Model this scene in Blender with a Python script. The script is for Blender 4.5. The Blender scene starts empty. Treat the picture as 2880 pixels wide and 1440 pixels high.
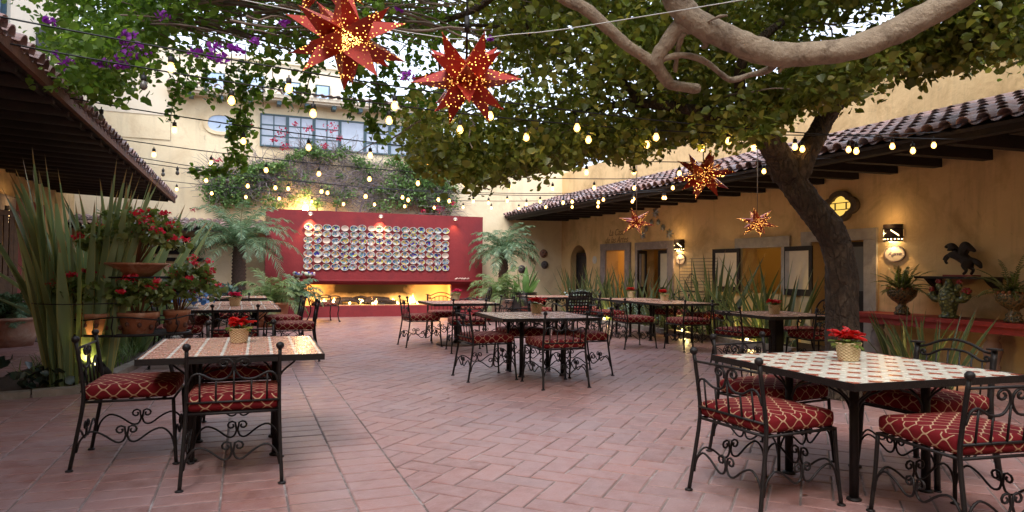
import bpy, bmesh, math, random
import numpy as np
from mathutils import Vector, Matrix

S = bpy.context.scene
COL = S.collection
random.seed(7)
NR = np.random.default_rng(7)
PI = math.pi
R = math.radians

# ------------------------------------------------------------------ camera
RM = [[0.9314153217952235, 0.017330052480540724, 0.36354527586825025],
      [-0.3638066904288621, 0.015522418791631448, 0.9313451274978869],
      [0.010497157915288106, -0.9997293252655336, 0.020762607731751644]]
CAM = Vector((0, 0, 1.4))
cd = bpy.data.cameras.new('camera')
cam = bpy.data.objects.new('camera', cd)
COL.objects.link(cam)
cd.sensor_width = 36
cd.sensor_fit = 'HORIZONTAL'
cd.lens = 24.0
cd.clip_end = 500
mw = Matrix(((RM[0][0], -RM[0][1], -RM[0][2], 0), (RM[1][0], -RM[1][1], -RM[1][2], 0),
             (RM[2][0], -RM[2][1], -RM[2][2], 0), (0, 0, 0, 1)))
cam.matrix_world = Matrix.Translation(CAM) @ mw
S.camera = cam

# ------------------------------------------------------------------ sky, sun, exposure
SUN_EL, SUN_AZ = R(52), R(215)
W = bpy.data.worlds.new('World')
S.world = W
W.use_nodes = True
nt = W.node_tree
sky = nt.nodes.new('ShaderNodeTexSky')
sky.sky_type = 'NISHITA'
sky.sun_disc = False
sky.sun_elevation = SUN_EL
sky.sun_rotation = SUN_AZ
sky.air_density = 1.0
sky.dust_density = 3.0
sky.ozone_density = 1.0
# thin high overcast: the clear sky is veiled by bright even cloud
veil = nt.nodes.new('ShaderNodeMix'); veil.data_type = 'RGBA'
veil.inputs[0].default_value = .55
veil.inputs[7].default_value = (7.0, 7.4, 8.4, 1)
nt.links.new(sky.outputs[0], veil.inputs[6])
nt.links.new(veil.outputs[2], nt.nodes['Background'].inputs[0])
nt.nodes['Background'].inputs[1].default_value = 0.15
sl = bpy.data.lights.new('sun', 'SUN')
sl.energy = 0.9
sl.angle = R(20)
sl.color = (1, .96, .92)
so = bpy.data.objects.new('sun', sl)
COL.objects.link(so)
sd = Vector((math.sin(SUN_AZ) * math.cos(SUN_EL), math.cos(SUN_AZ) * math.cos(SUN_EL), math.sin(SUN_EL)))
so.rotation_euler = sd.to_track_quat('Z', 'Y').to_euler()
S.view_settings.view_transform = 'Standard'
S.view_settings.look = 'None'
S.view_settings.exposure = 1.33
S.view_settings.gamma = 1
S.cycles.max_bounces = 6
S.cycles.transparent_max_bounces = 8
S.cycles.sample_clamp_indirect = 4
S.cycles.use_denoising = True
S.cycles.caustics_reflective = False
S.cycles.caustics_refractive = False


# ------------------------------------------------------------------ pixel -> place
def rdir(px, py):
    c = ((px - 1440) / 1920, (py - 720) / 1920, 1.0)
    return Vector([sum(RM[i][j] * c[j] for j in range(3)) for i in range(3)])
def atd(px, py, d): return CAM + rdir(px, py) * d
def atx(px, py, x):
    r = rdir(px, py); return CAM + r * (x / r.x)
def aty(px, py, y):
    r = rdir(px, py); return CAM + r * (y / r.y)
def atz(px, py, z=0):
    r = rdir(px, py); return CAM + r * ((z - 1.4) / r.z)


# ------------------------------------------------------------------ mesh helpers
class MB:
    def __init__(s):
        s.v = []; s.f = []; s.m = []; s.uv = {}; s.sm = []
    def add(s, vs, fs, m=0, smooth=False, uvs=None):
        b = len(s.v)
        s.v += [tuple(x) for x in vs]
        for i, f in enumerate(fs):
            s.f.append(tuple(b + k for k in f)); s.m.append(m); s.sm.append(smooth)
            if uvs: s.uv[len(s.f) - 1] = uvs[i]
    def box(s, x0, x1, y0, y1, z0, z1, m=0):
        v = [(x0, y0, z0), (x1, y0, z0), (x1, y1, z0), (x0, y1, z0), (x0, y0, z1), (x1, y0, z1), (x1, y1, z1), (x0, y1, z1)]
        s.add(v, [(0, 3, 2, 1), (4, 5, 6, 7), (0, 1, 5, 4), (1, 2, 6, 5), (2, 3, 7, 6), (3, 0, 4, 7)], m)
    def obox(s, c, ax, ay, az, m=0):
        c = Vector(c); ax = Vector(ax); ay = Vector(ay); az = Vector(az)
        v = [c + ax * i + ay * j + az * k for k in (-1, 1) for j in (-1, 1) for i in (-1, 1)]
        s.add(v, [(0, 2, 3, 1), (4, 5, 7, 6), (0, 1, 5, 4), (1, 3, 7, 5), (3, 2, 6, 7), (2, 0, 4, 6)], m)
    def tube(s, pts, r, n=6, m=0, cap=True):
        pts = [Vector(p) for p in pts]
        N = len(pts)
        rs = r if isinstance(r, (list, tuple)) else [r] * N
        t0 = (pts[1] - pts[0]).normalized()
        a = Vector((0, 0, 1)) if abs(t0.z) < .9 else Vector((1, 0, 0))
        u = t0.cross(a).normalized()
        vs = []
        for i, p in enumerate(pts):
            t = (pts[min(i + 1, N - 1)] - pts[max(i - 1, 0)])
            t = t.normalized() if t.length > 1e-9 else t0
            u = (u - t * u.dot(t))
            u = u.normalized() if u.length > 1e-6 else t.orthogonal().normalized()
            w = t.cross(u)
            for k in range(n):
                an = 2 * PI * k / n
                vs.append(p + (u * math.cos(an) + w * math.sin(an)) * rs[i])
        fs = [(i * n + k, i * n + (k + 1) % n, (i + 1) * n + (k + 1) % n, (i + 1) * n + k) for i in range(N - 1) for k in range(n)]
        if cap:
            fs += [tuple(range(n - 1, -1, -1)), tuple((N - 1) * n + k for k in range(n))]
        s.add(vs, fs, m, True)
    def lathe(s, prof, c=(0, 0, 0), n=20, m=0, sx=1, sy=1, cap=True, ribs=0, ribd=0):
        vs = []
        for (r, z) in prof:
            for k in range(n):
                a = 2 * PI * k / n
                rr = r * (1 + (ribd * math.cos(ribs * a) if ribs else 0))
                vs.append((c[0] + rr * sx * math.cos(a), c[1] + rr * sy * math.sin(a), c[2] + z))
        N = len(prof)
        fs = [(i * n + k, i * n + (k + 1) % n, (i + 1) * n + (k + 1) % n, (i + 1) * n + k) for i in range(N - 1) for k in range(n)]
        if cap: fs += [tuple(range(n - 1, -1, -1)), tuple((N - 1) * n + k for k in range(n))]
        s.add(vs, fs, m, True)
    def ball(s, c, r, n=8, m=0, sc=(1, 1, 1)):
        vs = []; h = n // 2
        for i in range(h + 1):
            th = PI * i / h
            for k in range(n):
                a = 2 * PI * k / n
                vs.append((c[0] + sc[0] * r * math.sin(th) * math.cos(a), c[1] + sc[1] * r * math.sin(th) * math.sin(a), c[2] + sc[2] * r * math.cos(th)))
        fs = [(i * n + k, (i + 1) * n + k, (i + 1) * n + (k + 1) % n, i * n + (k + 1) % n) for i in range(h) for k in range(n)]
        s.add(vs, fs, m, True)
    def prism(s, poly, axis, a0, a1, m=0):
        # poly: 2D outline; axis x: (y,z); y: (x,z); z: (x,y)
        def mk(p, a): return {'x': (a, p[0], p[1]), 'y': (p[0], a, p[1]), 'z': (p[0], p[1], a)}[axis]
        n = len(poly)
        v = [mk(p, a0) for p in poly] + [mk(p, a1) for p in poly]
        f = [tuple(range(n))[::-1], tuple(range(n, 2 * n))] + [(i, (i + 1) % n, n + (i + 1) % n, n + i) for i in range(n)]
        s.add(v, f, m)
    def build(s, name, mats, parent=None, loc=None, rz=0):
        me = bpy.data.meshes.new(name)
        me.from_pydata(s.v, [], s.f)
        if not isinstance(mats, (list, tuple)): mats = [mats]
        for q in mats: me.materials.append(q)
        me.polygons.foreach_set('material_index', s.m)
        me.polygons.foreach_set('use_smooth', s.sm)
        if s.uv:
            uvl = me.uv_layers.new(name='UVMap')
            for fi, uvs in s.uv.items():
                for li, uvv in zip(me.polygons[fi].loop_indices, uvs): uvl.data[li].uv = uvv
        me.update()
        o = bpy.data.objects.new(name, me)
        COL.objects.link(o)
        if loc is not None: o.location = loc
        o.rotation_euler.z = rz
        if parent is not None: o.parent = parent
        return o
def tag(o, label, cat, group=None):
    o['label'] = label; o['category'] = cat
    if group: o['group'] = group
    return o
def kind(o, k):
    o['kind'] = k; return o
def empty(name, loc, rz=0, label=None, cat=None, group=None):
    o = bpy.data.objects.new(name, None)
    COL.objects.link(o); o.location = loc; o.rotation_euler.z = rz
    o.empty_display_size = .1
    if label: tag(o, label, cat, group)
    return o
KIDS = {}
def dup(root, loc, rz, label=None, group=None, scale=None):
    r = root.copy(); COL.objects.link(r); r.location = loc; r.rotation_euler.z = rz
    if scale: r.scale = scale
    if label: r['label'] = label
    if group: r['group'] = group
    for ch in root.children:
        c = ch.copy(); COL.objects.link(c); c.parent = r
        for g in ch.children:
            d = g.copy(); COL.objects.link(d); d.parent = c
    return r
def spiral(c, r0, r1, a0, turns, n=10, sgn=1):
    out = []
    for i in range(n + 1):
        t = i / n
        a = a0 + sgn * turns * 2 * PI * t
        r = r0 + (r1 - r0) * t
        out.append((c[0] + r * math.cos(a), c[1] + r * math.sin(a)))
    return out
def smooth(pts, k=4):
    P = [Vector(p) for p in pts]; out = []
    for i in range(len(P) - 1):
        p0 = P[max(i - 1, 0)]; p1 = P[i]; p2 = P[i + 1]; p3 = P[min(i + 2, len(P) - 1)]
        for j in range(k):
            t = j / k
            out.append(.5 * ((2 * p1) + (p2 - p0) * t + (2 * p0 - 5 * p1 + 4 * p2 - p3) * t * t + (3 * p1 - p0 - 3 * p2 + p3) * t ** 3))
    out.append(P[-1])
    return out


# ------------------------------------------------------------------ materials
def newmat(name):
    m = bpy.data.materials.new(name); m.use_nodes = True
    nt = m.node_tree
    return m, nt, nt.nodes['Principled BSDF']
def N(nt, t, **kw):
    n = nt.nodes.new(t)
    for k, v in kw.items():
        if k.startswith('i_'): n.inputs[int(k[2:])].default_value = v
        else: setattr(n, k, v)
    return n
def L(nt, a, b): nt.links.new(a, b)
def math_(nt, op, a, b=None, c=None):
    n = nt.nodes.new('ShaderNodeMath'); n.operation = op
    for i, x in enumerate((a, b, c)):
        if x is None: continue
        if isinstance(x, (int, float)): n.inputs[i].default_value = x
        else: nt.links.new(x, n.inputs[i])
    return n.outputs[0]
def mixc(nt, fac, a, b):
    n = nt.nodes.new('ShaderNodeMix'); n.data_type = 'RGBA'
    for sock, x in ((n.inputs[0], fac), (n.inputs[6], a), (n.inputs[7], b)):
        if isinstance(x, (int, float)): sock.default_value = x
        elif isinstance(x, tuple): sock.default_value = (*x, 1) if len(x) == 3 else x
        else: nt.links.new(x, sock)
    return n.outputs[2]
def ramp(nt, fac, stops):
    n = nt.nodes.new('ShaderNodeValToRGB')
    e = n.color_ramp.elements
    while len(e) < len(stops): e.new(.5)
    for i, (p, c) in enumerate(stops):
        e[i].position = p; e[i].color = (*c, 1) if len(c) == 3 else c
    nt.links.new(fac, n.inputs[0])
    return n.outputs[0]
def coords(nt, kind='Object'):
    return nt.nodes.new('ShaderNodeTexCoord').outputs[kind]
def noise(nt, co, scale, detail=4, rough=.55, dist=0):
    n = nt.nodes.new('ShaderNodeTexNoise')
    n.inputs['Scale'].default_value = scale; n.inputs['Detail'].default_value = detail
    n.inputs['Roughness'].default_value = rough; n.inputs['Distortion'].default_value = dist
    nt.links.new(co, n.inputs['Vector'])
    return n.outputs['Fac']
def bump(nt, bsdf, h, strength=.3, dist=.02):
    b = nt.nodes.new('ShaderNodeBump'); b.inputs['Strength'].default_value = strength
    b.inputs['Distance'].default_value = dist
    nt.links.new(h, b.inputs['Height']); nt.links.new(b.outputs[0], bsdf.inputs['Normal'])
def M(name, c1, c2=None, scale=4, rough=.8, b=0, bs=40, metal=0, spec=.5, c3=None, s3=1.2, rvar=0, island=0, streak=0):
    m, nt, p = newmat(name)
    co = coords(nt)
    c2 = c2 or c1
    n1 = noise(nt, co, scale, 6)
    f = ramp(nt, n1, [(.3, (0, 0, 0)), (.7, (1, 1, 1))])
    col = mixc(nt, f, c1, c2)
    if c3:
        n2 = noise(nt, co, s3, 8, .65, .6)
        f2 = ramp(nt, n2, [(.5, (0, 0, 0)), (.68, (1, 1, 1))])
        col = mixc(nt, f2, col, c3)
    if streak:   # rain streaks, blotches and hairline cracks of old plaster
        mp = nt.nodes.new('ShaderNodeMapping'); mp.inputs['Scale'].default_value = (2.6, 2.6, .28); L(nt, co, mp.inputs[0])
        s1 = ramp(nt, noise(nt, mp.outputs[0], 1.6, 7, .7), [(.52, (0, 0, 0)), (.72, (1, 1, 1))])
        col = mixc(nt, math_(nt, 'MULTIPLY', s1, streak), col, tuple(x * .55 for x in c1))
        s2 = ramp(nt, noise(nt, co, 4.5, 8, .75), [(.55, (0, 0, 0)), (.7, (1, 1, 1))])
        col = mixc(nt, math_(nt, 'MULTIPLY', s2, streak * .5), col, tuple(min(.85, x * 1.2) for x in c1))
        vn_ = nt.nodes.new('ShaderNodeTexVoronoi'); vn_.feature = 'DISTANCE_TO_EDGE'; vn_.inputs['Scale'].default_value = .55
        wob = nt.nodes.new('ShaderNodeTexNoise'); wob.inputs['Scale'].default_value = 2.2; wob.inputs['Detail'].default_value = 6; L(nt, co, wob.inputs['Vector'])
        ad = nt.nodes.new('ShaderNodeMix'); ad.data_type = 'VECTOR'; ad.inputs[0].default_value = .35; L(nt, co, ad.inputs[4]); L(nt, wob.outputs['Color'], ad.inputs[5])
        L(nt, ad.outputs[1], vn_.inputs['Vector'])
        ck = ramp(nt, vn_.outputs['Distance'], [(.0, (1, 1, 1)), (.006, (0, 0, 0))])
        col = mixc(nt, math_(nt, 'MULTIPLY', math_(nt, 'MULTIPLY', ck, s1), .7), col, tuple(x * .3 for x in c1))
    if island:
        g = nt.nodes.new('ShaderNodeNewGeometry')
        h = nt.nodes.new('ShaderNodeHueSaturation')
        L(nt, col, h.inputs['Color'])
        v = math_(nt, 'MULTIPLY_ADD', g.outputs['Random Per Island'], island, 1 - island / 2)
        L(nt, v, h.inputs['Value'])
        col = h.outputs[0]
    L(nt, col, p.inputs['Base Color'])
    p.inputs['Roughness'].default_value = rough
    p.inputs['Metallic'].default_value = metal
    p.inputs['Specular IOR Level'].default_value = spec
    if rvar:
        r = math_(nt, 'MULTIPLY_ADD', noise(nt, co, scale * 2.3, 4), rvar, rough - rvar / 2)
        L(nt, r, p.inputs['Roughness'])
    if b:
        bump(nt, p, noise(nt, co, bs, 5, .6), b)
    return m
def leafmat(name, stops, trans=.35, rough=.45, spec=.4, stripes=False):
    m, nt, p = newmat(name)
    g = nt.nodes.new('ShaderNodeNewGeometry')
    co = coords(nt)
    n1 = noise(nt, co, 1.3, 3)
    f = math_(nt, 'ADD', math_(nt, 'MULTIPLY', g.outputs['Random Per Island'], .65), math_(nt, 'MULTIPLY', n1, .35))
    col = ramp(nt, f, stops)
    if stripes:
        uv = coords(nt, 'UV')
        sx = nt.nodes.new('ShaderNodeSeparateXYZ'); L(nt, uv, sx.inputs[0])
        u = sx.outputs[0]
        st = math_(nt, 'SINE', math_(nt, 'MULTIPLY', u, 60))
        col = mixc(nt, math_(nt, 'MULTIPLY_ADD', st, .12, .12), col, (.3, .34, .1))
        e = math_(nt, 'GREATER_THAN', math_(nt, 'ABSOLUTE', math_(nt, 'SUBTRACT', u, .5)), .44)
        col = mixc(nt, math_(nt, 'MULTIPLY', e, .75), col, (.42, .38, .12))
        tip = math_(nt, 'GREATER_THAN', sx.outputs[1], .93)
        col = mixc(nt, math_(nt, 'MULTIPLY', tip, .6), col, (.3, .12, .05))
    L(nt, col, p.inputs['Base Color'])
    p.inputs['Roughness'].default_value = rough
    p.inputs['Specular IOR Level'].default_value = spec
    t = nt.nodes.new('ShaderNodeBsdfTranslucent')
    h = nt.nodes.new('ShaderNodeHueSaturation'); L(nt, col, h.inputs['Color'])
    h.inputs['Value'].default_value = 1.5; h.inputs['Saturation'].default_value = 1.1
    L(nt, h.outputs[0], t.inputs[0])
    mx = nt.nodes.new('ShaderNodeMixShader'); mx.inputs[0].default_value = trans
    L(nt, p.outputs[0], mx.inputs[1]); L(nt, t.outputs[0], mx.inputs[2])
    L(nt, mx.outputs[0], nt.nodes['Material Output'].inputs['Surface'])
    return m
def emis(name, col, st, base=(.8, .7, .5)):
    m, nt, p = newmat(name)
    p.inputs['Base Color'].default_value = (*base, 1)
    p.inputs['Emission Color'].default_value = (*col, 1)
    p.inputs['Emission Strength'].default_value = st
    return m

IRON = M('wrought_iron', (.006, .005, .005), (.014, .010, .009), 30, .5, .2, 90, 0, .3)
TAN = M('stucco_ochre', (.74, .53, .27), (.66, .46, .23), 1.6, .92, .6, 9, c3=(.47, .31, .14), s3=1.1, streak=.55)
CREAM = M('stucco_cream', (.82, .70, .48), (.77, .64, .42), 1.2, .92, .4, 10, c3=(.64, .50, .31), s3=.7, streak=.3)
CREAM2 = M('stucco_pale', (.76, .68, .54), (.70, .62, .48), 1.2, .92, .3, 10)
RED = M('stucco_red', (.245, .024, .028), (.205, .020, .024), 3, .85, .35, 14, c3=(.17, .020, .026), s3=1.5, streak=.3)
REDD = M('painted_red_wood', (.28, .018, .012), (.2, .012, .01), 9, .5, .2, 40)
STONE = M('cantera_stone', (.30, .25, .24), (.22, .18, .18), 6, .85, .6, 35, c3=(.38, .31, .27), s3=5)
STONEB = M('pale_stone', (.45, .40, .34), (.33, .29, .25), 8, .85, .5, 30)
WOODD = M('dark_timber', (.020, .011, .007), (.010, .006, .004), 6, .75, .5, 30)
WOODM = M('brown_timber', (.16, .08, .035), (.09, .045, .02), 6, .65, .4, 30)
TILE = M('roof_tile', (.30, .17, .14), (.22, .17, .17), 7, .75, .5, 40, c3=(.32, .31, .34), s3=2.5, island=.8)
TERRA = M('terracotta', (.36, .14, .065), (.27, .10, .045), 5, .75, .3, 30, c3=(.5, .3, .2), s3=4)
SOIL = M('soil', (.035, .022, .014), (.06, .035, .02), 20, .95, .8, 30)
GLASSB = M('window_glass', (.30, .42, .62), (.5, .62, .8), 1.5, .08, 0, spec=.8)
FRAMEB = M('window_frame_paint', (.05, .10, .12), (.04, .08, .1), 8, .5)
BLACKIN = M('dark_interior', (.01, .008, .007), None, 5, .9)  # flat near-black; on openings it paints in their shade
BARK = M('tree_bark', (.075, .05, .032), (.035, .024, .016), 14, .9, 1.0, 30, c3=(.12, .09, .06), s3=6)
BARKP = M('lit_bark', (.33, .26, .185), (.24, .185, .13), 12, .85, 1.0, 30, c3=(.12, .085, .06), s3=5)  # paler than the trunk bark: light from below put into the colour
def barkify(m, sc_b, st_):
    nt = m.node_tree; p = nt.nodes['Principled BSDF']; co = coords(nt)
    mp = nt.nodes.new('ShaderNodeMapping'); mp.inputs['Scale'].default_value = (1, 1, .35); L(nt, co, mp.inputs[0])
    wb = nt.nodes.new('ShaderNodeTexNoise'); wb.inputs['Scale'].default_value = 5; wb.inputs['Detail'].default_value = 5; L(nt, mp.outputs[0], wb.inputs['Vector'])
    ad = nt.nodes.new('ShaderNodeMix'); ad.data_type = 'VECTOR'; ad.inputs[0].default_value = .22; L(nt, mp.outputs[0], ad.inputs[4]); L(nt, wb.outputs['Color'], ad.inputs[5])
    v = nt.nodes.new('ShaderNodeTexVoronoi'); v.feature = 'DISTANCE_TO_EDGE'; v.inputs['Scale'].default_value = sc_b; L(nt, ad.outputs[1], v.inputs['Vector'])
    h = ramp(nt, v.outputs['Distance'], [(0, (0, 0, 0)), (.14, (1, 1, 1))])
    old = p.inputs['Base Color'].links[0].from_socket
    L(nt, mixc(nt, math_(nt, 'MULTIPLY', math_(nt, 'SUBTRACT', 1.0, h), st_), old, (.03, .022, .015)), p.inputs['Base Color'])
    bump(nt, p, math_(nt, 'ADD', h, noise(nt, co, 40, 5)), 1.0, .02)
barkify(BARK, 16, .6)
TWIG = M('vine_twig', (.20, .15, .12), (.13, .10, .08), 8, .9, island=.7)
BASKET_C = (.72, .55, .30)


# ------------------------------------------------------------------ floor
def make_floor():
    m, nt, p = newmat('terracotta_paver')
    co = coords(nt)
    g = nt.nodes.new('ShaderNodeNewGeometry')
    rnd = g.outputs['Random Per Island']
    base = ramp(nt, rnd, [(0, (.19, .080, .068)), (.35, (.255, .112, .096)), (.7, (.30, .140, .120)), (1, (.22, .118, .108))])
    blot = noise(nt, co, 9, 7, .65)
    col = mixc(nt, ramp(nt, blot, [(.35, (0, 0, 0)), (.75, (1, 1, 1))]), base, (.34, .20, .185))
    dirt = noise(nt, co, 1.3, 6, .6, .8)
    col = mixc(nt, math_(nt, 'MULTIPLY', ramp(nt, dirt, [(.42, (0, 0, 0)), (.72, (1, 1, 1))]), .55), col, (.31, .23, .235))
    dk = noise(nt, co, 3.1, 8, .7)
    col = mixc(nt, math_(nt, 'MULTIPLY', ramp(nt, dk, [(.56, (0, 0, 0)), (.72, (1, 1, 1))]), .5), col, (.15, .065, .05))
    L(nt, col, p.inputs['Base Color'])
    r = math_(nt, 'MULTIPLY_ADD', dirt, .30, .27)
    L(nt, r, p.inputs['Roughness'])
    p.inputs['Specular IOR Level'].default_value = .6
    bump(nt, p, math_(nt, 'ADD', noise(nt, co, 55, 4), math_(nt, 'MULTIPLY', noise(nt, co, 7, 3), 1.2)), .35, .01)
    grout = M('grout', (.24, .19, .175), (.10, .07, .065), .9, .9, .5, 60, c3=(.42, .37, .36), s3=3)
    bm = bmesh.new()
    rr = random.Random(3)
    def brick(cx, cy, lx, ly, an):
        # pillowed paver, cx,cy centre
        ca, sa = math.cos(an), math.sin(an)
        h = rr.uniform(-.0018, .0018)
        tx, ty = rr.uniform(-.0022, .0022), rr.uniform(-.0022, .0022)
        g = .0075
        rings = []
        for ins, z in ((g * .6, -.010), (g, -.0025), (g + .008, 0)):
            vs = []
            for sx, sy in ((-1, -1), (1, -1), (1, 1), (-1, 1)):
                u = sx * (lx / 2 - ins); w = sy * (ly / 2 - ins)
                vs.append(bm.verts.new((cx + u * ca - w * sa, cy + u * sa + w * ca, z + h + (u * tx + w * ty) * 2)))
            rings.append(vs)
        for a, b in ((0, 1), (1, 2)):
            for k in range(4):
                bm.faces.new((rings[a][k], rings[a][(k + 1) % 4], rings[b][(k + 1) % 4], rings[b][k]))
        bm.faces.new(rings[2])
    XB = 1.01
    # herringbone field on the right of the border line
    U = .1875; an = R(-45)
    ca, sa = math.cos(an), math.sin(an)
    def put(i0, j0, w, h):
        u = (i0 + w / 2) * U; v = (j0 + h / 2) * U
        x = u * ca - v * sa + 5; y = u * sa + v * ca + 8
        if -3 < y < 21.6 and XB - .3 < x < 10.5:
            brick(x, y, w * U, h * U, an)
    for i in range(-110, 110):
        for j in range(-110, 110):
            k = (i - j) % 4
            if k == 0: put(i, j, 2, 1)
            elif k == 3: put(i, j, 1, 2)
    g_ = bm.verts[:] + bm.edges[:] + bm.faces[:]
    bmesh.ops.bisect_plane(bm, geom=g_, plane_co=(XB + .004, 0, 0), plane_no=(-1, 0, 0), clear_outer=True)
    g_ = bm.verts[:] + bm.edges[:] + bm.faces[:]
    bmesh.ops.bisect_plane(bm, geom=g_, plane_co=(10.1, 0, 0), plane_no=(1, 0, 0), clear_outer=True)
    # columns of pavers on the left
    x = XB; c = 0
    while x > -4.3:
        w = .375
        y = -3 + (.07 if c % 2 else 0) + rr.uniform(0, .1)
        while y < 21.3:
            brick(x - w / 2, y + .094, w, .188, 0)
            y += .188
        x -= w; c += 1
    me = bpy.data.meshes.new('floor')
    bm.to_mesh(me); bm.free()
    nb = len(me.polygons)
    me.materials.append(m); me.materials.append(grout)
    o = bpy.data.objects.new('floor', me); COL.objects.link(o)
    kind(o, 'structure')
    g2 = MB(); g2.box(-7, 13.5, -4, 23, -.3, -.006)
    kind(g2.build('ground', grout), 'structure')
make_floor()


# ------------------------------------------------------------------ walls
def wall_cells(mb, lo, hi, zlo, zhi, holes, put):
    ys = sorted({lo, hi, *[h[0] for h in holes], *[h[1] for h in holes]})
    zs = sorted({zlo, zhi, *[h[2] for h in holes], *[h[3] for h in holes]})
    for a, b in zip(ys[:-1], ys[1:]):
        for c, d in zip(zs[:-1], zs[1:]):
            my, mz = (a + b) / 2, (c + d) / 2
            if any(h[0] < my < h[1] and h[2] < mz < h[3] for h in holes): continue
            put(a, b, c, d)
def merge_wall(o):
    bm = bmesh.new(); bm.from_mesh(o.data)
    bmesh.ops.remove_doubles(bm, verts=bm.verts, dist=1e-5)
    # drop the doubled inner faces shared by neighbouring cells
    seen = {}
    for f in bm.faces:
        k = tuple(sorted(v.index for v in f.verts)); seen.setdefault(k, []).append(f)
    dele = [f for fs in seen.values() if len(fs) > 1 for f in fs]
    bmesh.ops.delete(bm, geom=dele, context='FACES')
    bm.to_mesh(o.data); bm.free()

XR = 10.15
rh = empty('courtyard_building', (XR, 8, 0), 0, 'long ochre building on the right with stone door frames under a tiled portal roof', 'building')
rh_inv = Matrix.Translation((-XR, -8, 0))
def under(o, root):
    o.parent = root
    o.location = Vector(o.location) - Vector(root.location)
    return o
mb = MB()
holes = [(19.45, 20.6, 0, 2.24), (17.04, 18.15, 0, 2.02), (14.92, 16.19, 0, 2.0), (10.9, 12.1, .96, 1.93), (8.92, 10.12, 0, 2.0)]
wall_cells(mb, -3, 21.3, 0, 4.75, holes, lambda a, b, c, d: mb.box(XR, XR + .4, a, b, c, d))
o = mb.build('wall', TAN); merge_wall(o); under(o, rh)
# spandrels that round the arched doorway
mb = MB()
for sgn in (-1, 1):
    cy = 20.025; hw = .575; zt = 2.24; zs_ = 1.72
    poly = [(cy + sgn * hw, zs_), (cy + sgn * hw, zt)]
    poly += [(cy + sgn * hw * math.cos(a), zs_ + (zt - zs_) * math.sin(a)) for a in [PI / 2 * (1 - i / 8) for i in range(8)]]
    mb.prism(poly, 'x', XR + .002, XR + .39)
under(mb.build('arch_spandrel', TAN), rh)
# stone surrounds
def surround(yo0, yo1, yi0, yi1, zt, zi, z0=0, name='door_frame', m=STONE):
    mb = MB()
    mb.box(XR - .045, XR + .2, yo0, yi0 - .001, z0, zi)
    mb.box(XR - .045, XR + .2, yi1 + .001, yo1, z0, zi)
    mb.box(XR - .05, XR + .2, yo0 - .01, yo1 + .01, zi + .002, zt)
    return under(mb.build(name, m), rh)
surround(16.75, 18.47, 17.04, 18.15, 2.22, 2.02)
surround(14.65, 16.47, 14.92, 16.19, 2.2, 2.0)
surround(10.68, 12.29, 10.9, 12.1, 2.15, 1.93, .96, 'window_frame', STONEB)
surround(8.66, 10.36, 8.92, 10.12, 2.2, 2.0, 0, 'door_frame', STONEB)
# doors, shutters, panes
def leafdoor(y0, y1, x, z0, z1, name, glass=None, ang=0, hinge=None, mid=None):
    mb = MB(); t = .03; f = .09
    w = abs(y1 - y0)
    mb.box(-t / 2, t / 2, 0, f, 0, z1 - z0); mb.box(-t / 2, t / 2, w - f, w, 0, z1 - z0)
    mb.box(-t / 2, t / 2, f, w - f, 0, f * 1.4); mb.box(-t / 2, t / 2, f, w - f, z1 - z0 - f, z1 - z0)
    mm = mid if mid is not None else 0
    if mm:
        mb.box(-t / 2, t / 2, f, w - f, mm, mm + f)
        mb.box(-t / 4, t / 4, f, w - f, f * 1.4, mm)
    o = mb.build(name, WOODD)
    o.location = (x, y0, z0); o.rotation_euler.z = ang
    under(o, rh)
    if glass:
        g = MB(); g.box(-.004, .004, f, w - f, (mm + f) if mm else f * 1.4, z1 - z0 - f)
        go = g.build('pane', glass, o)
    return o
PANE = M('old_pane', (.75, .62, .42), (.6, .5, .36), 3, .15)
TANIN = M('interior_plaster', (.72, .50, .20), (.66, .44, .17), 2, .9)
leafdoor(14.95, 15.55, XR + .12, 0, 1.97, 'door', PANE, R(0), mid=.9)
leafdoor(16.17, 15.57, XR + .14, 0, 1.97, 'door', None, R(125), mid=.9)
leafdoor(12.1, 12.96, XR - .07, .96, 1.93, 'shutter', PANE, R(4))
leafdoor(10.05, 10.88, XR - .07, .96, 1.93, 'shutter', PANE, R(-3))
leafdoor(9.55, 10.1, XR + .15, 0, 1.98, 'door', None, R(-75), mid=.9)
leafdoor(8.95, 9.5, XR + .15, 0, 1.98, 'door', M('grey_pane', (.16, .15, .14), None, 3, .2), 0, mid=1.0)
leafdoor(19.5, 20.55, XR + .2, 0, 2.0, 'door', M('dark_pane', (.01, .014, .03), None, 3, .15), 0, mid=.8)
# interior rooms behind the doorways
mb = MB()
mb.box(13.0, 13.2, 2, 21.3, 0, 3.2); mb.box(XR + .4, 13, 1.9, 2.1, 0, 3.2); mb.box(XR + .4, 13, 21.1, 21.3, 0, 3.2)
mb.box(XR + .4, 13, 2.1, 21.1, 3.0, 3.2)
mb.box(XR + .4, 13, 16.55, 16.65, 0, 3.0); mb.box(XR + .4, 13, 13.4, 13.5, 0, 3.0); mb.box(XR + .4, 13, 10.45, 10.55, 0, 3.0)
mb.box(XR + .4, 13, 18.9, 19.0, 0, 3.0)
under(mb.build('interior_wall', TANIN), rh)
def room_lamp(x, y, z, e, col=(1, .62, .25)):
    mb = MB(); mb.tube([(x, y, 3.0), (x, y, z + .12)], .006, 5, 1); mb.ball((x, y, z), .07, 10, 0)
    o = mb.build('ceiling_lamp', [emis('lamp_glow', col, 3), IRON]); under(o, rh)
    l = bpy.data.lights.new('room_light', 'POINT'); l.energy = e; l.color = col; l.shadow_soft_size = .1
    lo = bpy.data.objects.new('room_light', l); COL.objects.link(lo); lo.location = (x, y, z - .15)
room_lamp(11.7, 17.6, 2.3, 11)
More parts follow.
